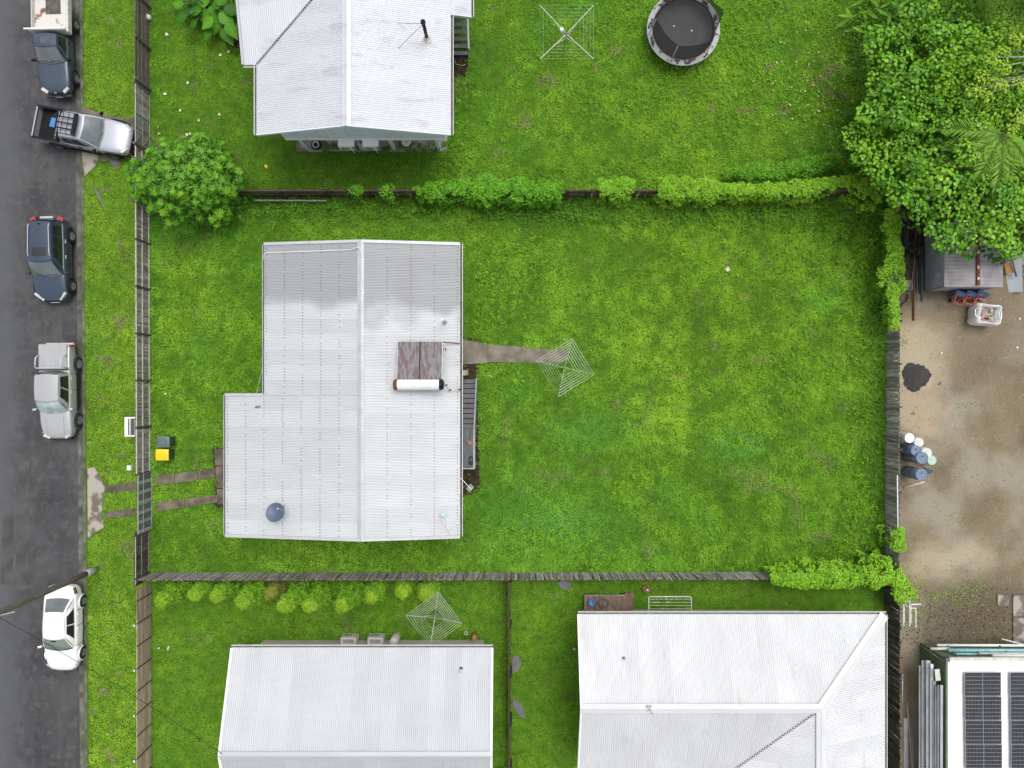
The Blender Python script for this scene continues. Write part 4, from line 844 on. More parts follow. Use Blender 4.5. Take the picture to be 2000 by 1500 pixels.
# ------------------------------------------------------------------ vehicles (local +Y is the front)
def lerp(a, b, t): return a+(b-a)*t
def body_loft(name, m, parent, st):
    rings = []
    for (y, hw, zt, zs, zb) in st:
        h = [(0, zt), (hw*.5, zt-.006), (hw*.8, zt-.022), (hw*.94, zs+.012), (hw*.995, zs-.07), (hw*1.0, (zs+zb)/2), (hw*.985, zb+.1), (hw*.9, zb)]
        rings.append([(-x, y, z) for x, z in reversed(h)]+[(x, y, z) for x, z in h[1:]])
    k = len(rings[0]); mb = MB(); n = len(rings)
    fs = [(i*k+j, (i+1)*k+j, (i+1)*k+j+1, i*k+j+1) for i in range(n-1) for j in range(k-1)]
    fs += [(i*k+k-1, (i+1)*k+k-1, (i+1)*k, i*k) for i in range(n-1)]
    fs += [tuple(range(k)), tuple(reversed(range((n-1)*k, n*k)))]
    mb.add([v for r in rings for v in r], fs)
    o = mb.build(name, m, parent, smooth=True); s = o.modifiers.new('s', 'SUBSURF'); s.levels = s.render_levels = 2
    return o
def cabin(parent, G, paint, ws, rear=None, side_splits=((.1, .5), (.54, .9)), glass=m_glass, roofm=None, rearwin=True):
    """G: yA cowl, yB roof front, yC roof rear, yD rear base, zA, zD base heights, zr roof, wb, wr half widths (front, rear)"""
    g = G; cr = .05
    bf = lambda u: Vector((u*g['wb'][0], g['yA']-.16*u*u, g['zA']-.01*u*u)); rf = lambda u: Vector((u*g['wr'][0], g['yB']-.1*u*u, g['zr']-cr*u*u))
    rr = lambda u: Vector((u*g['wr'][1], g['yC']+.06*u*u, g['zr']-.02-cr*u*u)); br = lambda u: Vector((u*g['wb'][1], g['yD']+.1*u*u, g['zD']-.01*u*u))
    us = lin(-1, 1, 11)
    def roof_f(u, t):
        p = rf(u).lerp(rr(u), t); p.z += .03*math.sin(math.pi*t); p.x *= 1+.025*math.sin(math.pi*t); return p
    ws_f = lambda u, t: bf(u).lerp(rf(u), t)+Vector((0, .03, .03))*math.sin(math.pi*t); rw_f = lambda u, t: br(u).lerp(rr(u), t)+Vector((0, -.03, .02))*math.sin(math.pi*t)
    def side_f(s):
        def f(t, v):
            lo = bf(s).lerp(br(s), t); hi = roof_f(s, t); p = lo.lerp(hi, v); p.x += s*.05*math.sin(math.pi*v)*.8+s*.02*math.sin(math.pi*t); return p
        return f
    mb = MB(); mb.patch(roof_f, us, lin(0, 1, 9)); mb.patch(ws_f, us, lin(0, 1, 4)); mb.patch(rw_f, us, lin(0, 1, 4))
    for s in (-1, 1): mb.patch(side_f(s), lin(0, 1, 9), lin(0, 1, 5))
    cb = mb.build('cabin', paint, parent, smooth=True)
    def pane(name, fn, us_, ts, off, m):
        q = MB().patch(lambda a, b: fn(a, b)+off, us_, ts); return q.build(name, m, parent, smooth=True)
    pane('windscreen', ws_f, lin(-.93, .93, 11), lin(.02, .93, 5), Vector((0, .012, .014)), ws)
    if rearwin: pane('rear_window', rw_f, lin(-.85, .85, 9), lin(.14, .92, 5), Vector((0, -.012, .014)), rear or glass)
    for s in (-1, 1):
        for t0, t1 in side_splits: pane('side_window', side_f(s), lin(t0, t1, 5), lin(.1, .86, 4), Vector((s*.014, 0, .004)), glass)
    return roof_f, ws_f, rw_f, side_f
def wheel(parent, x, y, r, w, s):
    t = MB().lathe([(r*.6, -w/2), (r*.93, -w/2), (r, -w/3), (r, w/3), (r*.93, w/2), (r*.6, w/2)], (x, y, r), 22, 'X').build('tyre', m_rub, parent, smooth=True)
    MB().lathe([(0, s*w*.38), (r*.2, s*w*.4), (r*.3, s*w*.34), (r*.62, s*w*.4), (r*.66, s*w*.48)], (x, y, r), 22, 'X').build('rim', m_rim, t)
    mb = MB()
    for k in range(5):
        a = 2*math.pi*k/5; mb.beam((x+s*w*.42, y+.05*r*math.cos(a), r+.05*r*math.sin(a)), (x+s*w*.45, y+.6*r*math.cos(a), r+.6*r*math.sin(a)), r*.16, .02, (1, 0, 0))
    mb.build('spokes', m_rim, t)
def arch(parent, x, y, r, s, m):
    pts = [(x, y+(r+.05)*math.cos(a), r+(r+.05)*math.sin(a)) for a in lin(-.15, math.pi+.15, 12)]
    MB().tube(pts, .045, 6).build('wheel_arch', m, parent, smooth=True)
    MB().lathe([(0, 0), (r+.04, 0)], (x-s*.012, y, r), 20, 'X').build('wheel_well', m_black, parent)
def mirrors(parent, x, y, z, m):
    for s in (-1, 1):
        MB().box((s*(x+.12), y, z), (.2, .1, .14), s*.2).build('mirror', m, parent); MB().beam((s*(x-.02), y+.03, z-.05), (s*(x+.08), y+.02, z-.03), .06, .05).build('mirror_arm', m_black, parent)
def handles(parent, x, ys, z, m):
    for s in (-1, 1):
        for y in ys: MB().box((s*x, y, z), (.035, .2, .04)).build('door_handle', m, parent)
def seams(parent, x, ys, z0, z1):
    for s in (-1, 1):
        for y in ys: MB().box((s*x, y, (z0+z1)/2), (.012, .014, z1-z0)).build('door_seam', m_black, parent)
def wipers(parent, f):
    for a, b in (((-.75, .1), (-.05, .16)), ((-.05, .08), (.6, .15))): MB().tube([f(*a)+Vector((0, .02, .03)), f(*b)+Vector((0, .02, .035))], .012, 5).build('wiper', m_black, parent)
GV_ = GZ
# -- dark blue wagon
c = thing('suv', 'glossy dark navy wagon with silver roof rails parked at the kerb', 'car', (-25.33, 6.83, GV_), math.pi+.02)
body_loft('body', m_navy, c, [(-2.28, .62, .8, .72, .42), (-2.2, .82, 1.0, .92, .3), (-1.9, .91, 1.06, .98, .24), (-1.2, .935, 1.08, 1.0, .22), (0, .935, 1.07, .98, .22), (.8, .93, 1.05, .96, .22), (1.3, .92, 1.0, .9, .22), (1.8, .89, .9, .8, .24), (2.12, .8, .76, .68, .28), (2.28, .58, .62, .56, .34)])
rf, wf, bf_, sf = cabin(c, dict(yA=1.02, yB=.25, yC=-1.9, yD=-2.18, zA=1.04, zD=1.02, zr=1.72, wb=(.86, .82), wr=(.64, .6)), m_navy, m_wsA, side_splits=((.13, .38), (.41, .66), (.69, .9)))
MB().patch(lambda u, t: rf(u, t)+Vector((0, 0, .012)), lin(-.6, .6, 7), lin(.12, .34, 4)).build('sunroof', m_glass, c, smooth=True)
for s in (-1, 1):
    MB().tube([rf(s*.9, .1)+Vector((0, 0, .01)), rf(s*.9, .16)+Vector((0, 0, .06)), rf(s*.9, .88)+Vector((0, 0, .06)), rf(s*.9, .95)+Vector((0, 0, .01))], .024, 6).build('roof_rail', m_trim, c)
    MB().patch(lambda u, v: Vector((s*lerp(.56, .9, u), lerp(-2.26, -2.0, u)-.01, lerp(.78, 1.07, v)+.0)), lin(0, 1, 4), lin(0, 1, 3)).build('tail_lamp', m_red, c)
    MB().box((s*.74, -2.16, .98), (.3, .2, .12), s*.5).build('tail_lamp', m_red, c)
    MB().beam((s*.45, 2.2, .66), (s*.84, 1.84, .83), .13, .09).build('headlight', m_lamp, c)
    MB().tube([sf(s)(t, .03)+Vector((s*.02, 0, 0)) for t in lin(.08, .92, 9)], .012, 5).build('chrome_strip', m_trim, c)
    for y in (1.42, -1.35): arch(c, s*.935, y, .36, s, m_black); wheel(c, s*.86, y, .36, .24, s)
MB().box((0, 2.25, .52), (.9, .06, .12)).build('grille', m_black, c); MB().box((0, 2.32, .42), (.5, .02, .11)).build('number_plate', m_white, c); MB().box((0, -2.26, 1.0), (.7, .1, .08)).build('tailgate_trim', m_trim, c); MB().lathe([(0, .1), (.03, .08), (.04, 0)], rf(-.05, .93)+Vector((0, 0, .01)), 6).build('aerial_fin', m_black, c)
mirrors(c, .9, .78, 1.08, m_navy); handles(c, .95, (-.1, -.95), .93, m_trim); seams(c, .94, (.78, -.28, -1.1), .35, .98); wipers(c, wf)
# -- silver ute with hard tray cover
c = thing('ute', 'pale silver dual-cab ute with hard tray cover and chrome sports bar', 'ute', (-24.93, -.42, GV_), math.pi+.01)
body_loft('body', m_sil, c, [(-2.58, .82, .95, .9, .46), (-2.5, .86, 1.1, 1.06, .4), (-1.2, .87, 1.12, 1.08, .36), (-.9, .87, 1.1, 1.05, .34), (.7, .875, 1.1, 1.04, .32), (1.2, .87, 1.12, 1.03, .32), (1.7, .86, 1.06, .98, .32), (2.2, .82, .98, .9, .34), (2.48, .72, .84, .78, .4), (2.6, .52, .7, .66, .46)])
cabin(c, dict(yA=1.2, yB=.52, yC=-.95, yD=-1.14, zA=1.1, zD=1.08, zr=1.76, wb=(.8, .8), wr=(.62, .63)), m_sil, m_wsB, side_splits=((.16, .5), (.55, .92)))
MB().box((0, -1.88, 1.14), (1.52, 1.4, .05)).build('tray_cover', m_sil, c); MB().box((0, -1.2, 1.12), (1.66, .05, .12)).build('gap', m_black, c)
for x in (-.42, -.14, .14, .42): MB().box((x, -1.85, 1.17), (.03, 1.15, .012)).build('cover_rib', m_sil, c)
for s in (-1, 1):
    MB().tube([(s*.8, -1.28, 1.16), (s*.72, -1.32, 1.5), (s*.69, -1.5, 1.56), (s*.7, -1.85, 1.5), (s*.76, -2.0, 1.16)], .035, 8).build('sports_bar', m_trim, c, smooth=True)
    MB().box((s*.83, -2.5, .86), (.1, .14, .26)).build('tail_lamp', m_red, c); MB().beam((s*.42, 2.52, .76), (s*.72, 2.36, .86), .14, .1).build('headlight', m_lamp, c); MB().box((s*.79, 2.24, .83), (.06, .08, .07)).build('indicator', m_amber, c)
    MB().box((s*.88, -.05, .36), (.1, 1.9, .06)).build('side_step', m_black, c)
    for y in (1.6, -1.52): arch(c, s*.885, y, .4, s, m_gpost); wheel(c, s*.84, y, .4, .27, s)
MB().tube([(-.7, -1.28, 1.5), (.7, -1.28, 1.5)], .035, 8).build('sports_bar', m_trim, c); MB().box((0, 2.56, .52), (1.3, .14, .18)).build('bumper', m_black, c); MB().box((0, -2.62, .5), (1.5, .14, .14)).build('bumper', m_trim, c); MB().box((0, -2.6, .96), (.4, .03, .08)).build('tailgate_handle', m_trim, c)
for s in (-1, 1): MB().tube([(s*.5, 1.4, 1.115), (s*.46, 2.3, .975)], .014, 5).build('bonnet_crease', m_sil, c)
mirrors(c, .86, .95, 1.16, m_trim); handles(c, .885, (.0, -.72), .98, m_trim); seams(c, .88, (.95, -.1, -1.0), .42, 1.04)
# -- white sedan
c = thing('sedan', 'bright white rounded sedan parked under the power pole', 'car', (-24.73, -13.43, GV_), math.pi-.005)
body_loft('body', m_wht, c, [(-2.4, .5, .78, .72, .42), (-2.3, .78, .95, .88, .32), (-2.0, .89, 1.0, .92, .24), (-1.2, .92, 1.0, .92, .2), (0, .925, .98, .9, .19), (.9, .92, .97, .88, .19), (1.4, .905, .92, .82, .2), (1.9, .86, .82, .72, .22), (2.22, .74, .68, .6, .26), (2.4, .45, .55, .5, .32)])
rf, wf, bf_, sf = cabin(c, dict(yA=1.12, yB=.32, yC=-1.05, yD=-1.86, zA=.95, zD=.98, zr=1.46, wb=(.84, .8), wr=(.58, .56)), m_wht, m_wsC, rear=m_wsA, side_splits=((.17, .47), (.5, .82)))
for s in (-1, 1):
    MB().beam((s*.72, -2.26, .84), (s*.88, -1.98, .9), .13, .1).build('tail_lamp', m_rust, c); MB().beam((s*.5, 2.24, .6), (s*.8, 1.95, .7), .12, .08).build('headlight', m_lamp, c)
    for y in (1.46, -1.4): arch(c, s*.925, y, .33, s, m_wht); wheel(c, s*.86, y, .33, .22, s)
MB().box(wf(0, .9)+Vector((0, .03, -.01)), (.26, .08, .06)).build('mirror_bracket', m_black, c)
MB().patch(lambda u, t: wf(u, t)+Vector((0, .018, .02)), lin(-.93, .93, 9), [.0, .03, .08]).build('cowl_strip', m_black, c); MB().box((.0, 2.36, .45), (.8, .05, .1)).build('grille', m_black, c)
mirrors(c, .88, .9, 1.0, m_wht); handles(c, .94, (-.05, -.9), .82, m_wht); seams(c, .93, (.85, -.2, -1.05), .3, .9)
# -- old tray ute
c = thing('tray_ute', 'old faded navy single-cab ute with rusty white steel tray', 'ute', (-25.05, 18.42, GV_), math.pi+.015)
body_loft('body', m_navy2, c, [(-.62, .8, 1.02, .98, .4), (-.5, .84, 1.08, 1.02, .34), (.6, .85, 1.08, 1.02, .32), (1.0, .85, 1.08, .99, .32), (1.6, .84, 1.0, .93, .32), (2.1, .8, .93, .86, .34), (2.38, .72, .82, .76, .4), (2.52, .55, .68, .62, .46)])
rf, wf, bf_, sf = cabin(c, dict(yA=1.0, yB=.33, yC=-.4, yD=-.58, zA=1.08, zD=1.06, zr=1.7, wb=(.78, .77), wr=(.6, .61)), m_navy2, m_wsA, side_splits=((.25, .86),)); wipers(c, wf)
MB().patch(lambda u, t: rf(u, t)+Vector((0, 0, .006)), lin(-.5, .35, 5), lin(.2, .75, 4)).build('faded_patch', mat('faded_clearcoat', (.1, .1, .1), (.05, .07, .1), rough=.7, scale=5), c, smooth=True)
tr = MB().box((0, -1.72, .92), (1.96, 2.1, .06)).build('tray', mat('rusty_white_tray', (.6, .58, .53), (.2, .07, .04), rough=.7, scale=1.8, ramp=(.38, .46)), c)
MB().box((-.02, -2.2, .955), (.82, .85, .01)).build('floor_mat', m_gutd, tr)
for s in (-1, 1): MB().box((s*.99, -1.72, 1.08), (.04, 2.1, .3)).build('drop_side', m_offw, tr)
MB().box((0, -.66, 1.22), (1.96, .05, .6)).build('headboard', m_offw, tr); MB().box((.0, -.64, 1.66), (2.2, .07, .07)).build('rack_bar', m_white, tr); MB().box((0, -2.78, 1.08), (1.96, .04, .3)).build('tailboard', m_offw, tr)
MB().tube([(-.55, -.9, 1.0), (-.62, -.82, 1.15), (-.7, -.95, 1.12), (-.6, -1.0, 1.05)], .06, 6).build('rag_bundle', m_white, tr, smooth=True)
for s in (-1, 1):
    MB().beam((s*.44, 2.42, .76), (s*.72, 2.22, .84), .16, .1).build('headlight', m_offw, c)
    for y in (1.5, -1.5): arch(c, s*.855, y, .35, s, m_black) if y > 0 else None; wheel(c, s*.8, y, .35, .24, s)
MB().box((0, 2.46, .74), (.66, .06, .1)).build('grille', m_black, c); MB().box((0, 2.5, .5), (1.4, .14, .16)).build('bumper', m_navy2, c); MB().box((.0, 2.575, .5), (.4, .02, .1)).build('number_plate', m_offw, c); MB().box((0, -1.4, .62), (.7, 2.6, .14)).build('chassis', m_black, c)
MB().box((0, 2.48, .83), (.12, .03, .05)).build('badge', m_trim, c)
mirrors(c, .84, .8, 1.14, m_black); handles(c, .86, (-.2,), .95, m_black); seams(c, .86, (.8, -.45), .4, 1.0); MB().tube([(-.8, 1.05, 1.08), (-1.35, .8, 1.35)], .008, 4).build('aerial', m_black, c)
# -- angled ute nosed into the driveway
c = thing('ute', 'bright silver dual-cab ute with black roof rack parked across the driveway', 'ute', (-23.36, 13.8, -.065), -math.pi/2-.19)
c.rotation_euler = (.035, 0, -math.pi/2-.19)
body_loft('body', m_sil2, c, [(-.98, .9, 1.05, 1.0, .36), (-.9, .92, 1.12, 1.05, .33), (.6, .925, 1.12, 1.04, .3), (1.15, .92, 1.13, 1.02, .3), (1.75, .9, 1.07, .97, .3), (2.25, .85, .97, .88, .34), (2.5, .74, .82, .76, .4), (2.63, .55, .68, .64, .46)])
rf, wf, bf_, sf = cabin(c, dict(yA=1.28, yB=.48, yC=-.8, yD=-.98, zA=1.12, zD=1.1, zr=1.78, wb=(.85, .84), wr=(.66, .67)), m_sil2, m_wsA, side_splits=((.16, .5), (.55, .92))); wipers(c, wf)
tb = MB().box((0, -1.78, .72), (1.62, 1.62, .05)).build('tub_floor', m_black, c)
for x in lin(-.7, .7, 9): MB().box((x, -1.78, .755), (.06, 1.56, .02)).build('tub_rib', m_black, tb)
for s in (-1, 1):
    MB().box((s*.87, -1.8, .78), (.1, 1.66, .72)).build('tub_side', m_sil2, c); MB().box((s*.82, -1.8, .93), (.012, 1.6, .4)).build('tub_liner', m_black, c); MB().box((s*.86, -1.8, 1.15), (.12, 1.64, .03)).build('tub_capping', m_black, c)
    MB().box((s*.86, -2.56, .9), (.1, .12, .3)).build('tail_lamp', m_red, c); MB().beam((s*.5, 2.5, .78), (s*.78, 2.28, .88), .14, .1).build('headlight', m_lamp, c); MB().box((s*.94, -.1, .38), (.12, 1.9, .05)).build('side_step', m_black, c)
    for y in (1.62, -1.56): arch(c, s*.93, y, .4, s, m_black); wheel(c, s*.87, y, .4, .27, s)
MB().box((0, -2.6, .86), (1.72, .08, .6)).build('tailgate', m_sil2, c); MB().box((0, -2.55, 1.14), (1.6, .03, .04)).build('tailgate_liner', m_black, c)
MB().tube([(-.78, -1.08, 1.15), (-.7, -1.1, 1.55), (.7, -1.1, 1.55), (.78, -1.08, 1.15)], .04, 8).build('sports_bar', m_black, c); MB().tube([(-.75, -1.3, 1.18), (.75, -1.3, 1.18)], .03, 6).build('tub_rail', m_galv, c)
rk = MB(); [rk.tube([(s*.58, .3, 1.93), (s*.58, -.82, 1.93)], .022, 6) for s in (-1, 1)]; [rk.tube([(-.58, y, 1.93), (.58, y, 1.93)], .018, 6) for y in (.3, .1, -.2, -.5, -.82)]; [rk.tube([(s*.58, y, 1.93), (s*.56, y, 1.76)], .02, 6) for s in (-1, 1) for y in (.2, -.7)]
rr_ = rk.build('roof_rack', m_black, c); MB().box((0, .2, 1.95), (1.1, .2, .06)).build('wind_deflector', m_black, rr_)
for x in (-.3, 0, .3): MB().box((x, -.35, 1.945), (.07, .85, .025)).build('rack_slat', m_black, rr_)
MB().box((0, 2.6, .6), (1.2, .1, .2)).build('grille', m_black, c); MB().box((0, 2.64, .48), (1.5, .12, .14)).build('bumper', m_black, c)
mirrors(c, .92, 1.0, 1.2, m_black); handles(c, .94, (.05, -.7), .98, m_black); seams(c, .93, (1.0, -.05, -.9), .4, 1.04)
w_ = Matrix.Rotation(-math.pi/2-.19, 3, 'Z')
def intub(x, y, z): return Vector((-23.36, 13.8, -.065))+w_@Vector((x, y, z))
bt = thing('blue_crate', 'bright blue plastic crate in the tub of the angled ute', 'crate', intub(-.12, -1.62, .7)-Vector((0, 0, .015)), -.24); MB().box((0, 0, .17), (.34, .46, .3)).build('box', m_bluep, bt); MB().box((0, 0, .335), (.37, .5, .04)).build('lid', m_bluep, bt)
tg_ = thing('spare_tyre', 'dirty spare tyre lying in the tub beside the blue crate', 'tyre', intub(-.5, -1.5, .72)); MB().lathe([(.18, .02), (.28, 0), (.34, .06), (.34, .14), (.28, .2), (.18, .18), (.18, .02)], (0, 0, 0), 18).build('rubber', m_rub, tg_, smooth=True)
hk = thing('work_gloves', 'crumpled pale rag in the tub of the angled ute', 'rag', intub(.42, -1.42, .75)); MB().tube([(0, 0, .03), (.12, .08, .07), (.2, 0, .05), (.3, .1, .04), (.25, .2, .03)], [.03, .05, .04, .05, .02], 6).build('cloth', m_offw, hk, smooth=True)
# ------------------------------------------------------------------ power pole and cables
pb = P(188, 1112); pp = thing('power_pole', 'tall weathered timber power pole leaning out over the white sedan', 'power pole', pb)
MB().tube([(0, 0, -.3), (0, 0, 3), (0, 0, 7), (0, 0, 10.5)], [.17, .155, .14, .12], 14).build('pole', m_pole, pp, smooth=True); MB().tube([(0, 0, -.05), (0, 0, .95)], .19, 14).build('base_sleeve', m_galv, pp, smooth=True)
MB().beam((-1.1, .45, 9.9), (1.1, -.45, 9.9), .1, .12).build('crossarm', m_pole, pp); MB().tube([(.0, -.1, 7.45), (.75, .05, 7.35)], .03, 6).build('bracket', m_galv, pp)
for t in (-.9, -.4, .4, .9): MB().lathe([(0, .2), (.05, .18), (.06, .1), (.03, 0)], (t, -t*.41, 9.96), 8).build('insulator', m_drumw, pp)
def cable(lb, a, b, sag, r=.014):
    a, b = Vector(a), Vector(b); pts = [a.lerp(b, t)-Vector((0, 0, sag*4*t*(1-t))) for t in lin(0, 1, 21)]
    return tag(MB().tube(pts, r, 4).build('service_cable', m_black, smooth=True), lb, 'cable')
cable('black service cable from the power pole to the plain grey roof', pb+Vector((0, 0, 7.6)), (-14.2, -18.2, 4.62), .25)
cable('thin second cable running from the power pole along the street', pb+Vector((-.1, 0, 9.9)), pb+Vector((-9, -40, 9.6)), .8)
# ------------------------------------------------------------------ trees and shrubs
def crown(name, parent, clumps, per, leaf, tmpl, cols, up=.55, m=None, spread=1.0, asp=.8):
    P_, D_, Nn, Cc, Sc = [], [], [], [], []
    for (cx, cy, cz, r) in clumps:
        k = int(per*(r**2)); d = rng.normal(size=(k, 3)); d[:, 2] = np.abs(d[:, 2])*.9-.25*rng.random(k); d /= np.linalg.norm(d, axis=1, keepdims=True)
        rad = r*(rng.uniform(.55, 1.05, k)**.6); p = d*rad[:, None]*np.array([1, 1, .75])+[cx, cy, cz]
        nrm = d*.7+np.array([0, 0, up])+rng.normal(size=(k, 3))*.28; az = rng.uniform(0, 6.28, k)
        y = np.stack([np.cos(az), np.sin(az), rng.uniform(-.5, .2, k)], 1)+d*np.array([.8, .8, 0])
        P_.append(p); D_.append(y); Nn.append(nrm); t0 = rng.random()
        Cc.append(pick(cols, k, .45*t0+.55*rng.random(k))); s = leaf*rng.uniform(.65, 1.2, k); Sc.append(np.stack([s*asp, s, s], 1))
    pos, y, nn = map(np.concatenate, (P_, D_, Nn)); y = y-nn*(np.sum(y*nn, 1)/np.sum(nn*nn, 1))[:, None]*.8
    V, T, cc = scatter(*tmpl, pos-np.array(ORG[parent.name]), frames(y, nn), np.concatenate(Sc), np.concatenate(Cc))
    return npmesh(name, V, T, cc, m or m_leaf, parent)
def trunk(parent, base, limbs, r):
    b = Vector(base); MB().tube([b, b+Vector((.05, .05, limbs[0][2]*.35)), Vector((b.x, b.y, limbs[0][2]*.6))], [r*1.2, r, r*.85], 9).build('trunk', m_bark, parent, smooth=True, world=True)
    for q in limbs:
        q = Vector(q); a = Vector((b.x, b.y, q.z*.55)); MB().tube([a, a.lerp(q, .5)+Vector((0, 0, .15)), q], [r*.6, r*.4, r*.15], 6).build('limb', m_bark, parent, smooth=True, world=True)
def region_clumps(poly, n, zf, rr, minD=.0):
    pts = []; xs = [p[0] for p in poly]; ys = [p[1] for p in poly]; t = 0
    while len(pts) < n and t < n*60:
        t += 1; px, py = random.uniform(min(xs), max(xs)), random.uniform(min(ys), max(ys))
        if not inpoly(np.array([px]), np.array([py]), poly)[0]: continue
        z = zf(px, py); p = P(px, py, z); r = random.uniform(*rr)
        if any((p.x-a)**2+(p.y-b)**2 < (minD*r)**2 for a, b, c_, d in pts): continue
        pts.append((p.x, p.y, z, r))
    return pts
BL = [(.03, .11, .004), (.075, .22, .008), (.15, .36, .014), (.27, .52, .035)]
# broad round-leaved tree
big = [(1690, 85), (1760, 55), (1800, 0), (1850, -40), (1900, 30), (1960, 40), (2110, 20), (2110, 420), (2000, 490), (1940, 478), (1880, 492), (1840, 468), (1800, 425), (1770, 395), (1720, 375), (1690, 330), (1665, 270), (1700, 210), (1715, 150)]
tb_ = P(1880, 260); tb_.z = 0
t1 = thing('broadleaf_tree', 'spreading round-leaved tree overhanging the corner of the dirt yard', 'tree', tb_)
def zb(px, py): return max(2.2, 5.4-((px-1900)/250)**2*1.8-((py-270)/260)**2*2.0+random.uniform(-.9, .6)-1.5*max(0, float(vn(np.array([px]), np.array([py]), 42, 61)[0])-.45))
cl = region_clumps(big, 520, zb, (.26, .75), .72)
crown('crown', t1, cl[::2], 300, .15, RND, BL, up=.75, asp=.8, m=m_leafg); crown('crown', t1, cl[1::2], 230, .185, RND, BL, up=.8, asp=.9, m=m_leafg)
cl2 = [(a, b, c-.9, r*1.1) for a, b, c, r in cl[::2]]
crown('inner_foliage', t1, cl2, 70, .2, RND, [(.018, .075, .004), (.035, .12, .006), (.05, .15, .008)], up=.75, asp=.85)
trunk(t1, tb_, [(tb_.x+dx, tb_.y+dy, 4.2) for dx, dy in ((0, 0), (-3, 1.5), (-2.5, -2.5), (2, 2.5), (1.8, -2.8), (-4, -.5))], .3)
# yellow-green tree with bare pale limbs
tb2 = P(1990, 190); tb2.z = 0
t2 = thing('pale_limbed_tree', 'yellow-green tree with bare pale limbs above the round-leaved tree', 'tree', tb2)
MB().tube([tb2, tb2+Vector((.1, -.1, 4))], [.2, .13], 8).build('trunk', m_bark, t2, smooth=True, world=True); YT = [(.14, .29, .015), (.25, .41, .025), (.36, .5, .045)]
tips = [(1958, 98), (1950, 130), (1985, 75), (1966, 128), (1940, 160), (1955, 165), (1990, 160), (1985, 225), (1975, 255), (1935, 112), (2010, 120), (1990, 235), (1915, 150), (1925, 185), (1900, 175)]
top = tb2+Vector((.1, -.1, 4))
for q in tips:
    e_ = P(q[0], q[1], 6.6+random.uniform(-.4, .3)); m_ = top.lerp(e_, .5)+Vector((random.uniform(-.25, .25), random.uniform(-.25, .25), .35)); MB().tube([top, m_, e_], [.07, .04, .018], 6).build('limb', m_tg, t2, smooth=True, world=True)
crown('crown', t2, [(*P(x+dx, y+dy, 6.65), .25) for x, y in tips for dx, dy in ((0, 0), (6, 5))], 330, .12, RND, YT, up=.9)
lo_y = [(1830, 90), (1900, 70), (2050, 60), (2050, 250), (1930, 260), (1870, 230), (1840, 160)]
crown('lower_crown', t2, region_clumps(lo_y, 60, lambda a, b: 5.6+random.uniform(-.5, .3), (.35, .6), .7), 220, .16, RND, [(.07, .2, .008), (.13, .31, .012), (.23, .43, .025)], up=.75)
# palm
pbm = P(1955, 285); pbm.z = 0
pl = thing('palm', 'drooping feathery palm crown wedged among the round leaves', 'palm', pbm); MB().tube([pbm, P(1956, 262, 6.2)], [.14, .1], 8).build('trunk', m_bark, pl, smooth=True, world=True)
def frond(parent, base, az, L, droop, cols, lw=.055, ll=.7, nl=36):
    base = np.array(base); n = nl; ts = np.linspace(0, 1, n); d = np.array([math.cos(az), math.sin(az), 0]); side = np.array([-d[1], d[0], 0])
    spine = base+d*(L*ts)[:, None]+np.stack([0*ts, 0*ts, .5*ts*L*.35-droop*ts*ts], 1)
    pos = np.repeat(spine, 2, 0); s = np.tile([1, -1], n); y = d*.75+side*s[:, None]+np.array([0, 0, -.25])+jit(2*n, .08); l_ = ll*np.repeat(np.sin(np.pi*np.clip(ts*.82+.14, 0, 1)), 2)
    V, T, c = scatter(*KITE, pos-np.array(ORG[parent.name]), frames(y, np.tile([0., 0, 1], (2*n, 1))), np.stack([np.full(2*n, lw), l_, l_*.3], 1), pick(cols, 2*n))
    o = npmesh('frond', V, T, c, m_leaf, parent); mb = MB().tube([Vector(p) for p in spine[::4]], .016, 4).build('rib', m_leaf, o, world=True); 
    mb.data.attributes.new('Col', 'FLOAT_COLOR', 'POINT').data.foreach_set('color', [.12, .2, .04, 1]*len(mb.data.vertices))
PC = [(.08, .2, .012), (.15, .31, .022), (.24, .41, .045)]
ptop = P(1956, 262, 6.2)
for a in (-1.95, -1.5, -2.5, 2.9, -.6, 3.3, -1.15): frond(pl, ptop, a, random.uniform(2.1, 2.7), random.uniform(.9, 1.5), PC)
# ginger clump, bamboo
gg = thing('ginger_clump', 'clump of long strap-leaved ginger at the tree edge', 'plant', P(1720, 30))
for i in range(70):
    px, py = random.uniform(1655, 1800), random.uniform(-20, 75)
    if py > 70-abs(px-1735)*.35+15: continue
    p = P(px, py, random.uniform(.9, 1.9)); az = random.choice((2.8, -.4))+random.gauss(0, .7); L = random.uniform(.55, .95)
    d = Vector((math.cos(az), math.sin(az), -.25)); sd = Vector((-d.y, d.x, 0))*L*.13; col = pick([(.05, .15, .01), (.1, .25, .015), (.16, .33, .03)], 1)[0]
    mb = MB().add([p, p+d*L*.35+sd+Vector((0, 0, .05)), p+d*L*.7+sd*.8, p+d*L, p+d*L*.7-sd*.8, p+d*L*.35-sd+Vector((0, 0, .05)), p+d*L*.5-Vector((0, 0, .02))], [(0, 1, 6), (1, 2, 6), (2, 3, 6), (3, 4, 6), (4, 5, 6), (5, 0, 6)])
    o = mb.build('leaf', m_leaf, gg, world=True); o.data.attributes.new('Col', 'FLOAT_COLOR', 'POINT').data.foreach_set('color', [*col, 1]*len(o.data.vertices))
crown('lower_foliage', gg, region_clumps([(1640, -20), (1830, -20), (1800, 70), (1735, 95), (1680, 80)], 50, lambda a, b: random.uniform(.4, 1.1), (.35, .55), .5), 170, .16, KITE, [(.04, .13, .008), (.09, .23, .012), (.17, .34, .02)], up=.5, asp=.5)
bm = thing('bamboo_clump', 'fine-leaved bamboo clump behind the pale-limbed tree', 'bamboo', P(1930, 15))
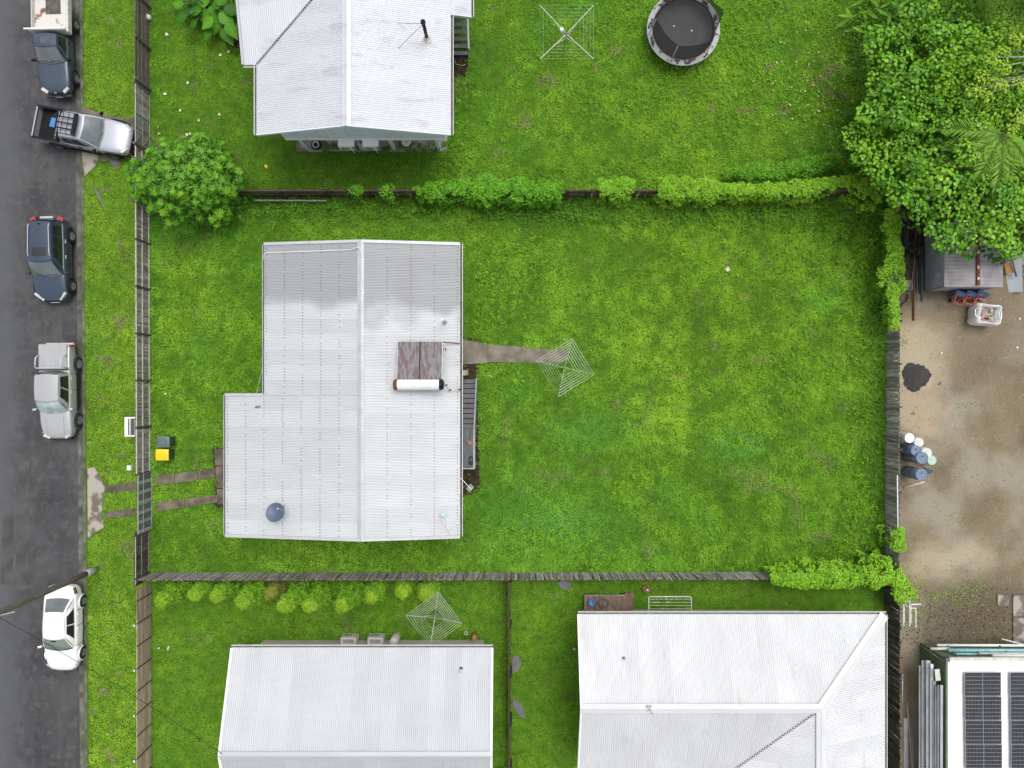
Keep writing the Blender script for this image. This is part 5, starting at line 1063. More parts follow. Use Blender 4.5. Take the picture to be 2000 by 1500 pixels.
crown('foliage', bm, region_clumps([(1925, -80), (2110, -80), (2110, 80), (1985, 75), (1950, 60), (1925, 20)], 130, lambda a, b: random.uniform(4.0, 6.2), (.3, .55), .45), 420, .25, KITE, [(.07, .17, .012), (.14, .28, .02), (.24, .4, .035)], up=.5, asp=.16)
for i in range(14): p = P(random.uniform(1880, 2040), random.uniform(-40, 40)); MB().tube([p, p+Vector((random.uniform(-.3, .3), random.uniform(-.3, .3), 5))], .035, 5).build('cane', m_pipeg, bm, world=True)
ud = thing('undergrowth', 'dark leafy undergrowth between the ginger and the bamboo', 'shrub', P(1850, 20))
crown('foliage', ud, region_clumps([(1790, -60), (2080, -60), (2080, 90), (1950, 110), (1850, 90), (1800, 50)], 150, lambda a, b: random.uniform(.8, 3.2), (.35, .6), .45), 190, .17, KITE, [(.03, .11, .005), (.07, .2, .009), (.14, .33, .016)], up=.6, asp=.6)
# low scrub under the tree edge
sc = thing('scrub', 'tangled low scrub between the lawn and the round-leaved tree', 'shrub', P(1700, 200))
crown('foliage', sc, region_clumps([(1660, 60), (1740, 60), (1760, 150), (1730, 230), (1690, 330), (1740, 395), (1650, 345), (1660, 260), (1690, 180), (1670, 110)], 75, lambda a, b: random.uniform(.3, .9), (.3, .55), .5), 190, .13, KITE, [(.03, .1, .006), (.065, .18, .01), (.12, .27, .016)], up=.6, asp=.6)
# umbrella-leaved tree over the street fence
c0 = P(362, 352); t3 = thing('umbrella_tree', 'glossy star-leaved umbrella tree spreading over the street fence', 'tree', c0)
ros = []; k = 0
while len(ros) < 230 and k < 6000:
    k += 1; px, py = random.uniform(248, 480), random.uniform(258, 445); dx, dy = (px-358)/112, (py-350)/92; rr = dx*dx+dy*dy
    rr *= 1+.8*(float(vn(np.array([px]), np.array([py]), 28, 40)[0])-.5)
    if rr > 1 or (px > 440 and py < 300): continue
    z = 3.3*math.sqrt(max(.05, 1-.8*rr))+.35+random.uniform(-.6, .3)-1.3*max(0, float(vn(np.array([px]), np.array([py]), 24, 63)[0])-.5); p = P(px, py, z)
    if any((p-q).length < random.choice((.2, .27, .36)) for q in ros): continue
    ros.append(p)
PS, YS_, NS, CS, SS = [], [], [], [], []
for p in ros:
    out = Vector((p.x-c0.x, p.y-c0.y, 0))*.22; n0 = np.array([out.x, out.y, 1.0])+rng.normal(size=3)*.15; n0 /= np.linalg.norm(n0); m = random.choice((7, 8, 9)); t0 = random.random()
    for ring, (sc_, dz, dr) in enumerate(((1., 0, -.3), (.62, .07, .1))):
        a = np.arange(m)*2*np.pi/m+random.random(); ref = np.cross(n0, [0, 1, .1]); ref /= np.linalg.norm(ref); r2 = np.cross(n0, ref)
        y = ref*np.cos(a)[:, None]+r2*np.sin(a)[:, None]+n0*dr; YS_.append(y); NS.append(np.tile(n0, (m, 1))+rng.normal(size=(m, 3))*.1); PS.append(np.tile(np.array(p)+n0*dz, (m, 1)))
        CS.append(pick([(.025, .1, .003), (.06, .19, .005), (.12, .31, .009), (.22, .45, .02)], m, .2*ring+.4*t0+.4*rng.random(m))); s = .33*sc_*rng.uniform(.75, 1.2, m); SS.append(np.stack([s*.36, s, s], 1))
V, T, cc = scatter(*KITE, np.concatenate(PS)-np.array(c0), frames(np.concatenate(YS_), np.concatenate(NS)), np.concatenate(SS), np.concatenate(CS)); npmesh('crown', V, T, cc, m_leafg, t3)
crown('inner_foliage', t3, [(p.x, p.y, p.z-.9, .5) for p in ros[::3]], 60, .24, KITE, [(.02, .09, .004), (.04, .14, .006), (.06, .19, .01)], asp=.5); trunk(t3, c0, [(c0.x+dx, c0.y+dy, 2.6) for dx, dy in ((0, 0), (-1.6, .5), (1.6, .6), (.3, -1.6), (-.5, 1.6), (1.8, -.9))], .18)  # inner leaves coloured darker to paint the shaded gaps in the crown
# elephant-ear plant
ee = thing('elephant_ear', 'elephant-ear plant with huge scalloped leaves beside the wing roof', 'plant', P(418, 25))
LV = []
for k in range(17):
    t = k/16; a = math.pi*t; LV.append((.42*math.sin(a)*(1-.25*t), -.28+1.05*t-.12*math.sin(a)))
def bigleaf(px, py, z, az, L, col):
    p = P(px, py, z); d = Vector((math.cos(az), math.sin(az), -.35)).normalized(); s = Vector((-d.y, d.x, 0)).normalized(); n = s.cross(d)
    if n.z < 0: n = -n
    out = [(x*(1+.06*math.cos(k*2.1)), y) for k, (x, y) in enumerate(LV)]; vs = []
    for sgn in (1, -1): vs += [p+d*(y*L)+s*(sgn*x*L*.95)+n*(.1*L*x-.12*L*y*y) for x, y in out]
    mid = [p+d*(y*L)-n*(.02*L+.12*L*y*y) for x, y in out]; nn_ = len(out); vs = vs+mid
    fs = [(2*nn_+i, i, i+1, 2*nn_+i+1) for i in range(nn_-1)]+[(nn_+i, 2*nn_+i, 2*nn_+i+1, nn_+i+1) for i in range(nn_-1)]
    o = MB().add(vs, fs).build('leaf', m_leaf, ee, smooth=True, world=True); c_ = np.tile([*col, 1], (len(vs), 1)); c_[2*nn_:, :3] *= 1.5; o.data.attributes.new('Col', 'FLOAT_COLOR', 'POINT').data.foreach_set('color', c_.ravel())
    MB().tube([Vector((P(418, 25).x, P(418, 25).y, 0)), p.lerp(P(418, 25), .4)+Vector((0, 0, .3)), p], [.04, .03, .02], 5).build('stalk', m_pipeg, ee, world=True)
for px, py, az, L in ((352, 8, 2.9, .75), (358, 32, 3.1, .8), (398, 8, 1.8, .8), (402, 28, 3.6, .8), (415, 22, 5.2, .85), (425, 46, 4.4, .75), (440, 62, 5.0, .85), (408, 60, 3.9, .65), (446, 20, .4, .8), (455, 40, -.4, .7), (430, 5, 1.2, .8), (380, 45, 3.5, .55), (375, -8, 2.4, .85), (420, -20, 1.6, .9), (450, -10, .8, .8), (392, -25, 2.0, .8), (410, 40, 4.0, .8), (436, 32, 5.6, .85), (386, 20, 2.9, .8), (448, 52, -1.1, .8), (425, 12, 1.9, .7), (370, 22, 3.4, .7)):
    bigleaf(px, py, random.uniform(.7, 1.5), az+random.gauss(0, .15), L*1.2, pick([(.02, .085, .004), (.04, .14, .006), (.085, .24, .013)], 1)[0])
crown('lower_leaves', ee, region_clumps([(360, 0), (455, -10), (460, 60), (420, 65), (385, 45)], 22, lambda a, b: random.uniform(.2, .6), (.2, .32), .4), 220, .16, KITE, [(.02, .08, .005), (.05, .16, .01)], asp=.5)
# clipped row of yellow-tipped shrubs
sh_pos = [(358, 1152, 2.3, .42), (408, 1147, 1.7, .34), (451, 1148, 1.9, .36), (508, 1153, 2.5, .46), (545, 1149, 1.4, .28), (590, 1156, 2.9, .46), (632, 1156, 2.8, .46), (690, 1154, 2.8, .5), (735, 1150, 1.9, .44), (790, 1146, 1.5, .36), (836, 1148, 1.6, .46)]
sh_lab = ['broad yellow-tipped shrub standing first beside the brown board fence', 'short yellow-tipped shrub second from the brown board fence', 'mid-sized yellow-tipped shrub third from the brown board fence', 'tall yellow-tipped shrub next to the browning shrub, on its street side', 'sparse browning shrub with dead twigs in the shrub row',
    'tallest yellow-tipped shrub next to the browning shrub, on its house side', 'tall yellow-tipped shrub second past the browning shrub', 'tall bushy shrub between the tall pair and the greener shrub', 'greener mid-height shrub between tall shrub and low shrub', 'low yellow-green shrub next to the one at the clothes hoist', 'broad low shrub touching the corner of the clothes hoist']
for k, (px, py, h_, r0) in enumerate(sh_pos):
    base = P(px+4, py-7, 0); s_ = thing('shrub', sh_lab[k], 'shrub', base, 0, 'row of yellow-tipped shrubs'); cl = []
    for i in range(random.choice((80, 100, 125))):
        t = random.random()**.8; a = random.uniform(0, 6.28); r = r0*1.45*(1.1-.8*t)*math.sqrt(random.random()); cl.append((base.x+r*math.cos(a), base.y+r*math.sin(a)*.9, .15+t*h_*1.15, random.uniform(.13, .22)))
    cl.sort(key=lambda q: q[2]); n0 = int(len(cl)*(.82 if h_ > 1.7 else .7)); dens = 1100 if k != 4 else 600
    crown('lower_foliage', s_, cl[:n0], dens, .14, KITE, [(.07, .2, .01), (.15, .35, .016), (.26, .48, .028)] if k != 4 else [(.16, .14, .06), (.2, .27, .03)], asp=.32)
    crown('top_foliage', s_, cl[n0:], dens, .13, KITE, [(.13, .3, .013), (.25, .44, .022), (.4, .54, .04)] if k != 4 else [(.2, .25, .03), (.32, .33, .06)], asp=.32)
    MB().tube([base, base+Vector((0, 0, h_*.8))], [.03, .015], 5).build('stem', m_bark, s_, world=True)
# vines over the fences
def vine(name, lb, path, hw, top, n, skirt=0., cols=None, leaf=.085, base=.0, side=(0, 0)):
    pw = [P(px, py, top) for px, py in path]; seg = [(pw[i+1]-pw[i]).length for i in range(len(pw)-1)]; tot = sum(seg); root = thing(name, lb, 'vine', (pw[0].x, pw[0].y, 0))
    cum = [0]
    for q in seg: cum.append(cum[-1]+q)
    ip = lambda t, a: float(np.interp(t, cum, a)); cl = []; k = int(tot*70)
    for i in range(k):
        t = random.random()*tot; x, y = ip(t, [p.x for p in pw]), ip(t, [p.y for p in pw]); s = min(len(seg)-1, max(0, int(np.searchsorted(cum, t))-1)); d = (pw[s+1]-pw[s])/seg[s]; nx, ny = -d.y, d.x
        w = .9*(ip(t, hw) if hasattr(hw, '__len__') else hw)*(.3+1.3*float(vn(np.array([x]), np.array([y]), .8, 51)[0])); hb = .3*float(vn(np.array([x]), np.array([y]), .6, 52)[0])
        q = random.uniform(-1, 1); o = q*w; z = top-.3+hb*1.2+.3*math.sqrt(1-q*q)
        if random.random() < skirt: o = (side[0] or random.choice((-1, 1)))*w*random.uniform(.75, 1.25); z = top*random.uniform(.12, .85)
        cl.append((x+nx*o, y+ny*o, z, random.uniform(.08, .17)))
    crown('foliage', root, cl, n/max(1, sum(q[3]**2 for q in cl))*1.25, leaf, RND, cols or VC, up=.6, asp=.85)
    for k in range(max(2, int(tot/1.5))):
        t = (k+.5)/max(2, int(tot/1.5))*tot; x, y_ = ip(t, [p.x for p in pw]), ip(t, [p.y for p in pw]); MB().tube([(x+.05, y_-.06, 0), (x-.05, y_-.05, top*.5), (x+.1, y_, top)], [.025, .018, .012], 5).build('stem', m_bark, root, world=True)
VC = [(.085, .22, .008), (.17, .37, .014), (.22, .46, .025), (.32, .55, .045)]; VG = [(.055, .19, .008), (.105, .3, .013), (.19, .43, .025)]
vine('fence_vine', 'long bright green vine bolster on the blackened boundary fence', [(832, 370), (900, 368), (1000, 369), (1096, 371)], [.3, .5, .62, .55], 1.62, 8500, .3, VG, .1, side=(-1, 0))
vine('fence_vine', 'small isolated vine mound on the boundary fence between bare gaps', [(1172, 367), (1236, 367)], .55, 1.6, 1900, .25, VC, .09, side=(-1, 0))
vine('fence_vine', 'yellow-green vine bolster running to the round-leaved tree', [(1286, 366), (1400, 368), (1500, 371), (1590, 366), (1650, 352), (1725, 378)], [.5, .45, .42, .42, .5, .7], 1.66, 14500, .28, VC, .085, side=(-1, 0))
vine('fence_vine', 'second low vine ridge rising behind the yellow-green bolster', [(1420, 338), (1500, 335), (1580, 328), (1640, 312)], [.5, .55, .5, .4], .75, 6000, .3, VG, .085, side=(-1, 0))
for px, lb in ((697, 'small vine tuft beside the loose plank on the boundary fence'), (757, 'lone vine sprig in the middle of the blackened fence'), (818, 'little vine tuft just before the long vine bolster')): vine('vine_tuft', lb, [(px-9, 373), (px+9, 374)], .36, 1.35, 420, .35, VG, .11, side=(-1, 0))
vine('fence_vine', 'bright vine drape along the fence by the coiled pipes', [(1741, 405), (1746, 470), (1744, 540), (1744, 600), (1748, 640)], [.25, .5, .52, .5, .3], 1.66, 9500, .35, VC, .085, side=(1, 0))
vine('fence_vine', 'yellow-green vine burying the fence corner beside the hip roof', [(1505, 1130), (1580, 1128), (1660, 1129), (1740, 1118), (1762, 1150), (1772, 1172)], [.2, .45, .55, .6, .5, .35], 1.6, 9500, .3, VC, .1, side=(1, 0))
vine('vine_tuft', 'small vine tuft on the far end of the dirt-yard fence', [(1752, 1035), (1756, 1075)], .28, 1.5, 900, .3, VC, .1)
# spiky lily
li = thing('spiky_lily', 'small spiky lily rosette in the lawn near the hoist', 'plant', P(1010, 742))
for k in range(18):
    a = 2*math.pi*k/18+random.gauss(0, .1); L = random.uniform(.4, .62); d = Vector((math.cos(a), math.sin(a), 0)); s = Vector((-d.y, d.x, 0))*.022
    o = MB().add([-s, s, d*L*.55+s+Vector((0, 0, .32)), d*L+Vector((0, 0, .22)), d*L*.55-s+Vector((0, 0, .32))], [(0, 1, 2, 4), (4, 2, 3)]).build('leaf', m_leaf, li); o.data.attributes.new('Col', 'FLOAT_COLOR', 'POINT').data.foreach_set('color', [.2, .4, .03, 1]*5)
# fallen leaves
def leafobj(px, py, m, sz, lb, gp):
    az = random.random()*6.28; mb = MB(); mb.add([Vector((x*sz*.7, (y-.5)*sz, .06+z*sz*1.5)) for x, y, z in KITE[0]]+[Vector((.28*sz, .05*sz, .07))], [(0, 1, 2, 3)])
    o = mb.build('fallen_leaf', m); o.location = P(px, py); o.rotation_euler = (random.gauss(0, .15), random.gauss(0, .15), az); tag(o, lb, 'leaf', gp)
for px, py in ((368, 162), (323, 184), (390, 236), (429, 224), (353, 217), (372, 262), (324, 273), (447, 102), (327, 68), (365, 264), (431, 108)): leafobj(px, py, m_pale, random.uniform(.16, .27), 'pale dry leaf lying on the lawn near the umbrella tree', 'pale leaves on the lawn')
for px, py in ((310, 249), (312, 262), (377, 272)): leafobj(px, py, m_dead, .22, 'orange-brown dead leaf beside the driveway gate', 'brown leaves by the gate')
leafobj(520, 326, m_yel, .28, 'single yellow leaf on the lawn below the raised house', None); leafobj(1421, 526, m_pale, .42, 'pale scrap lying in the long grass by the bare spot', None)
n = 110; px = rng.normal(1600, 45, n); py = rng.normal(170, 60, n); pos = np.array([P(a, b, .09) for a, b in zip(px, py)]); az = rng.uniform(0, 6.28, n)
V, T, cc = scatter(*KITE, pos, frames(np.stack([np.cos(az), np.sin(az), 0*az], 1), np.tile([0., 0, 1], (n, 1))+jit(n, .2)), np.tile([[.09, .13, .1]], (n, 1))*rng.uniform(.6, 1.3, (n, 1)), pick([(.3, .2, .06), (.55, .42, .2), (.62, .56, .36)], n)); tag(npmesh('leaf_litter', V, T, cc, m_grass), 'scattered dry leaf litter on the lawn beside the tree', 'leaf litter', kind='stuff')
n = 2600; px = rng.uniform(1760, 2060, n); py = np.where(rng.random(n) < .5, rng.normal(1225, 35, n), rng.normal(500, 45, n)); ok = ((py > 1150) & (py < 1290)) | ((py > 400) & (py < 575) & (px < 1812)); px, py = px[ok], py[ok]; n = len(px)
pos = np.array([P(a, b, .02) for a, b in zip(px, py)]); az = rng.uniform(0, 6.28, n)
V, T, cc = scatter(*KITE, pos, frames(np.stack([np.cos(az), np.sin(az), 0*az], 1), np.tile([0., 0, 1], (n, 1))+jit(n, .3)), np.tile([[.06, .1, .08]], (n, 1))*rng.uniform(.4, 1.3, (n, 1)), pick([(.05, .04, .025), (.1, .075, .045), (.16, .12, .07), (.28, .24, .17)], n)); tag(npmesh('yard_leaf_litter', V, T, cc, m_grass), 'dead leaf litter over the shaded dirt yard', 'leaf litter', kind='stuff')
# ------------------------------------------------------------------ yard things
def hoist(lb, ctr, R_, a0, zt, rings, arm_m, arm_r, line_r, fr0=.42, vis=True, drop=.18):
    h = thing('clothes_hoist', lb, 'clothes hoist', (ctr[0], ctr[1], 0))
    MB().tube([(0, 0, 0), (0, 0, 1.2), (0, 0, zt-drop+.1)], [.035, .035, .028], 8).build('pole', m_galv, h, smooth=True); MB().lathe([(.06, -.1), (.07, 0), (.05, .1)], (0, 0, zt-drop), 10).build('hub', m_galv, h); MB().tube([(0, 0, 1.25), (.16, .03, 1.3), (.18, .03, 1.18)], .018, 6).build('crank_handle', m_galv, h)
    D = [Vector((math.cos(a0+k*math.pi/2), math.sin(a0+k*math.pi/2), 0)) for k in range(4)]
    for d in D:
        MB().tube([Vector((0, 0, zt-drop)), d*R_+Vector((0, 0, zt))], arm_r, 6).build('arm', arm_m, h); MB().tube([Vector((0, 0, zt-drop-.45)), d*R_*.45+Vector((0, 0, zt-drop*.55))], arm_r*.8, 6).build('strut', arm_m, h)
    for i in range(rings):
        f = fr0+(1-fr0)*i/(rings-1); MB().tube([d*R_*f+Vector((0, 0, zt-drop*(1-f)+.02)) for d in D+D[:1]], line_r, 4).build('line', m_line, h)
    return h
hoist('old clothes hoist with bright steel arms on the lawn near the trampoline', (2.9, 18.62), 2.0, .785, 2.0, 5, m_offw, .022, .0045, .5)
hoist('rotary clothes hoist with bare square lines at the end of the path', (2.82, .87), 1.57, 1.34, 2.0, 7, m_line, .007, .011, .34, drop=.35)
hoist('rotary clothes hoist with dark arms beside the row of shrubs', (-4.12, -12.46), 1.5, 1.43, 2.0, 7, m_galv, .02, .011, .4, drop=.3)
tag(MB().lathe([(0, .1), (.09, .09), (.12, 0), (.09, -.05), (0, -.06)], P(1097, 58, 2.04), 12).build('hoist_cap', m_white), 'white cap on the hub of the steel-armed hoist', 'cap')
# trampoline
tc = (9.35, 19.36); tr = thing('trampoline', 'round trampoline with worn white pad and sagging black safety net', 'trampoline', (tc[0], tc[1], 0)); zt = .85
MB().lathe([(0, zt-.05), (.8, zt-.03), (1.58, zt)], (0, 0, 0), 40).build('jump_mat', m_mat, tr, smooth=True); MB().lathe([(1.58, zt-.01), (1.72, zt+.01), (1.78, zt)], (0, 0, 0), 40).build('springs', m_black, tr)
MB().lathe([(1.7, zt+.03), (1.83, zt+.06), (1.97, zt+.03), (1.98, zt-.03)], (0, 0, 0), 48).build('edge_pad', m_pad, tr, smooth=True); MB().tube([(1.97*math.cos(a), 1.97*math.sin(a), zt+.02) for a in lin(0, 2*math.pi, 49)], .028, 6).build('rim', m_trim, tr, smooth=True); MB().tube([(1.7*math.cos(a), 1.7*math.sin(a), zt+.045) for a in lin(0, 2*math.pi, 49)], .014, 5).build('inner_rim', m_wood, tr, smooth=True)
tops = []
for k in range(6):
    a = -1.95+k*math.pi/3; p = Vector((1.9*math.cos(a), 1.9*math.sin(a), 0)); q = Vector((1.82*math.cos(a), 1.82*math.sin(a), 2.45 if k not in (2, 3) else 2.2)); tops.append(q)
    MB().tube([p+Vector((0, 0, .05)), p+Vector((0, 0, .9)), q], .028, 7).build('net_pole', m_galv, tr, smooth=True)
for k in range(6):
    A, B = tops[k], tops[(k+1) % 6]
    def nf(u, t, A=A, B=B):
        p = A.lerp(B, u); p.z -= .28*math.sin(math.pi*u)*t; b_ = Vector((A.x, A.y, 0)).lerp(Vector((B.x, B.y, 0)), u); b_ = b_.normalized()*lerp(1.62, b_.length, t); z = zt+.03+(p.z-zt-.03)*t; return Vector((b_.x, b_.y, z))
    MB().patch(nf, lin(0, 1, 9), lin(0, 1, 6)).build('net', m_net, tr, smooth=True); MB().tube([nf(u, 1) for u in lin(0, 1, 9)], .016, 5).build('net_hem', m_black, tr)
for k in range(3):
    a = k*2*math.pi/3-.9; MB().tube([(1.9*math.cos(a-.35), 1.9*math.sin(a-.35), zt), (1.95*math.cos(a-.35), 1.95*math.sin(a-.35), .03), (1.95*math.cos(a+.35), 1.95*math.sin(a+.35), .03), (1.9*math.cos(a+.35), 1.9*math.sin(a+.35), zt)], .025, 6).build('leg', m_galv, tr)
for px, py in ((1316, 51), (1351, 60)): tag(MB().lathe([(0, .04), (.04, .02), (.05, 0), (0, 0)], P(px, py, zt-.035), 8).build('pale_leaf', m_pale), 'pale leaf scrap lying on the trampoline mat', 'leaf', 'scraps on the trampoline')
# bins
def bin_(lb, px, py, lid):
    b_ = thing('wheelie_bin', lb, 'wheelie bin', P(px, py)+Vector((0, 0, -.01)), 0)
    mb = MB(); A = [(-.2, -.22, .05), (.22, -.22, .05), (.22, .22, .05), (-.2, .22, .05)]; B = [(-.3, -.28, .92), (.3, -.28, .92), (.3, .28, .92), (-.3, .28, .92)]
    mb.add(A+B, [(3, 2, 1, 0), (0, 1, 5, 4), (1, 2, 6, 5), (2, 3, 7, 6), (3, 0, 4, 7)]).build('body', m_binb, b_)
    def lf(u, v): return Vector((lerp(-.36, .32, u), lerp(-.3, .3, v), .93+.09*math.sin(math.pi*(.08+.84*u))*math.sin(math.pi*(.08+.84*v))+.015))
    mb = MB().patch(lf, lin(0, 1, 9), lin(0, 1, 9)); l_ = mb.build('lid', lid, b_, smooth=True); MB().box((0, 0, .925), (.66, .6, .03)).build('lid_rim', lid, l_); MB().box((.06, 0, 1.03), (.26, .3, .02)).build('lid_panel', lid, l_)
    MB().tube([(-.4, -.24, .93), (-.4, .24, .93)], .02, 6).build('handle', m_binb if lid is m_binl else m_oran, b_)
    for y in (-.25, .25): MB().lathe([(0, -.03), (.1, -.03), (.1, .03), (0, .03)], (-.24, y, .1), 12, 'Y').build('wheel', m_rub, b_)
bin_('dark green wheelie bin with a grey-green lid', 336, 860, m_binl); bin_('green wheelie bin with a bright yellow lid', 334, 885, m_yel)
# letterbox, framed panel, balls
lb_ = thing('letterbox', 'small white letterbox on the street fence by the steel gates', 'letterbox', (-20.62, fy(908), 0)); MB().box((0, 0, 1.28), (.2, .26, .22)).build('box', m_white, lb_); MB().tube([(0, 0, 0), (0, 0, 1.2)], .03, 6).build('post', m_galv, lb_); MB().box((-.102, 0, 1.33), (.01, .18, .03)).build('slot', m_black, lb_)
sg = thing('meter_box', 'white framed box with sloping dark glass front behind the street fence', 'box', (-20.66, fy(831), 0)); Ms = Matrix.Rotation(.45, 3, 'Y')
MB().box((0, 0, 1.2), (.5, 1.05, .1), M=Ms).build('frame', m_white, sg); MB().box(Ms@Vector((.07, 0, .055))+Vector((0, 0, 1.2)), (.32, .9, .02), M=Ms).build('glass', m_glass, sg); MB().box(Ms@Vector((.0, 0, .07))+Vector((0, 0, 1.2)), (.07, .9, .012), M=Ms).build('pale_stripe', m_trim, sg)
for y in (-.4, .4): MB().box((0, y, .58), (.06, .06, 1.16)).build('leg', m_galv, sg)
for px, py, lb2 in ((323, 769, 'single white ball in the grass beside the street fence'), (310, 1266, 'lone white ball on the lawn by the brown fence'), (329, 1264, 'white ball beside another in a pair on the lawn'), (328, 1268, 'white ball beside another in a pair on the lawn')):
    o = tag(MB().lathe([(.055*math.sin(t), -.055*math.cos(t)) for t in lin(0, math.pi, 8)], P(px, py, .1), 12).build('ball', m_white, smooth=True), lb2, 'ball', 'pair of white balls' if 'pair' in lb2 else None)
tag(MB().lathe([(0, .32), (.13, .3), (.15, .2), (.14, 0), (0, 0)], P(293, 37, .0), 14).build('white_tub', m_drumw, smooth=True), 'white plastic tub standing against the dark board fence', 'tub')
tag(MB().tube([P(953, 735, .08), P(957, 733, .1), P(961, 737, .08)], .03, 6).build('bone_scrap', m_pale, smooth=True), 'pale curled scrap on the lawn beside the stairs', 'scrap')
tag(MB().lathe([(0, .12), (.05, .11), (.07, 0), (0, 0)], P(1122, 1267, .04), 9).build('white_cup', m_offw), 'small white cup by the wall of the white-roofed house', 'cup')
tag(MB().box(P(908, 728, .06), (.36, .3, .14), .1).build('stone_step', m_conc), 'square stone step at the foot of the grey stairs', 'step')
# ------------------------------------------------------------------ dirt yard
am = MB(); n = 44; rad = [.78*(1+.1*math.sin(3*a+1)+.04*math.sin(7*a)+random.uniform(-.06, .06)) for a in lin(0, 2*math.pi, n+1)[:-1]]; c0 = P(1788, 736); vs = [(c0.x, c0.y, .17)]
for f_, z in ((.5, .13), (1, .003)): vs += [(c0.x+rad[i]*f_*math.cos(2*math.pi*i/n), c0.y+rad[i]*f_*math.sin(2*math.pi*i/n), z) for i in range(n)]
am.add(vs, [(0, 1+i, 1+(i+1) % n) for i in range(n)]+[(1+i, 1+n+i, 1+n+(i+1) % n, 1+(i+1) % n) for i in range(n)]); tag(am.build('ash_heap', m_ash, smooth=True), 'round patch of black ash burnt onto the sand', 'ash heap')
# shed
X0_, X1_, Y0_, Y1_, hs_ = 23.03, 26.1, 5.2, 8.6, 1.75
sd_ = thing('shed', 'low grey corrugated shed with a brown beam across its flat roof', 'shed', (24.5, 6.9, 0)); wallbox(sd_, X0_+.02, X1_-.02, Y0_+.02, Y1_, 0, hs_, m_shedw)
def corr(a, b, up, m, name, parent, pitch=.14, amp=.014, nrm=(0, 0, 1)):
    a, b, up, nrm = Vector(a), Vector(b), Vector(up), Vector(nrm); L = (b-a).length; d = (b-a)/L; k = int(L/pitch*6); vs = []
    for i in range(k+1):
        q = a+d*L*i/k+nrm*amp*max(-.2, math.cos(2*math.pi*L*i/k/pitch)); vs += [q, q+up]
    return MB().add(vs, [(2*i, 2*i+2, 2*i+3, 2*i+1) for i in range(k)]).build(name, m, parent, world=True)
corr((X0_, Y0_, 0), (X0_, Y1_, 0), (0, 0, hs_), m_shedw, 'wall_sheet', sd_, nrm=(-1, 0, 0)); corr((X0_, Y0_-.01, 0), (X1_, Y0_-.01, 0), (0, 0, hs_), m_shedw, 'wall_sheet', sd_, nrm=(0, -1, 0))
corr((X0_-.02, Y0_-.04, hs_+.03), (X0_-.02, Y1_, hs_+.03), (1.75, 0, .02), m_shedr, 'roof_sheet', sd_, .19, .016); corr((X0_+1.74, Y0_-.04, hs_+.045), (X0_+1.74, Y1_, hs_+.045), (X1_-X0_-1.7, 0, -.02), m_shedr, 'roof_sheet', sd_, .19, .016)
MB().box((X0_+1.72, 6.9, hs_+.1), (.17, 3.3, .09)).build('roof_beam', m_rust, sd_, world=True)
for y in (5.6, 6.2, 7.0): MB().box((X0_+1.72, y, hs_+.15), (.09, .14, .02)).build('beam_bracket', m_pale, sd_, world=True)
for k in range(2): MB().tube([(X0_-.03, 5.9+.16*math.cos(t)*.6+.02, 1.22-.22*k+.1*math.sin(t)) for t in lin(.6, 5.2, 9)], .014, 5).build('chalk_mark', m_gplate, sd_, world=True)
# wheelbarrows stood on their noses
def barrow(x, y, lb2, rz):
    b_ = thing('wheelbarrow', lb2, 'wheelbarrow', (x, y, 0), rz, 'wheelbarrows stood against the shed')
    mb = MB(); A = [(-.2, .06, .3), (.2, .06, .3), (.26, .06, .85), (-.26, .06, .85)]; B = [(-.3, .3, .2), (.3, .3, .2), (.36, .3, 1.0), (-.36, .3, 1.0)]
    mb.add(A+B, [(0, 1, 2, 3), (0, 4, 5, 1), (1, 5, 6, 2), (2, 6, 7, 3), (3, 7, 4, 0)]).build('tray', m_trayb, b_)
    for s in (-1, 1):
        MB().tube([(s*.06, -.02, .16), (s*.2, 0, .4), (s*.3, .02, 1.35)], .024, 6).build('handle', m_oran, b_, smooth=True); MB().tube([(s*.2, 0, .62), (s*.24, -.34, .72), (s*.24, -.34, .92), (s*.26, 0, .98)], .022, 6).build('leg', m_oran, b_, smooth=True)
    MB().tube([(-.24, -.34, .82), (.24, -.34, .82)], .018, 6).build('cross_bar', m_oran, b_); MB().lathe([(0, -.045), (.16, -.045), (.18, 0), (.16, .045), (0, .045)], (0, -.02, .18), 16, 'X').build('wheel', m_rub, b_, smooth=True)
for k, (px, lb2) in enumerate(((1859, 'blue wheelbarrow on its nose at the end of the row away from the bag'), (1880, 'blue wheelbarrow on its nose in the middle of the row'), (1901, 'blue wheelbarrow on its nose next to the white bulk bag'))): barrow(P(px, 588, .2).x, 4.72, lb2, -.35)
tb_ = thing('blue_tub', 'flat bright blue tub beside the upended wheelbarrows', 'tub', P(1914, 581)); MB().lathe([(0, .03), (.16, .03), (.2, .2), (.22, .2), (.17, 0)], (0, 0, 0), 10).build('shell', m_cyan, tb_)
# bulk bag
bg_ = thing('bulk_bag', 'white bulk bag half full of garden rubbish', 'bag', P(1909, 617), -.12)
bg_.scale = (1.3, 1.25, 1.15)
def ring(z, h, j): return [Vector(((h+.03*math.sin(5*a+j))*max(-1, min(1, 1.35*math.cos(a))), (h*.9+.02*math.cos(4*a+j))*max(-1, min(1, 1.35*math.sin(a))), z+.03*math.sin(3*a+j))) for a in lin(0, 2*math.pi, 29)[:-1]]
rs = [ring(.0, .42, 0), ring(.25, .52, 1), ring(.5, .5, 2), ring(.75, .5, 3), ring(.92, .44, 4), ring(.9, .4, 4), ring(.55, .38, 3)]; mb = MB(); k = 28
mb.add([v for r in rs for v in r], [(i*k+j, i*k+(j+1) % k, (i+1)*k+(j+1) % k, (i+1)*k+j) for i in range(len(rs)-1) for j in range(k)]+[tuple(range(6*k, 7*k))]).build('sack', m_bag, bg_, smooth=True)
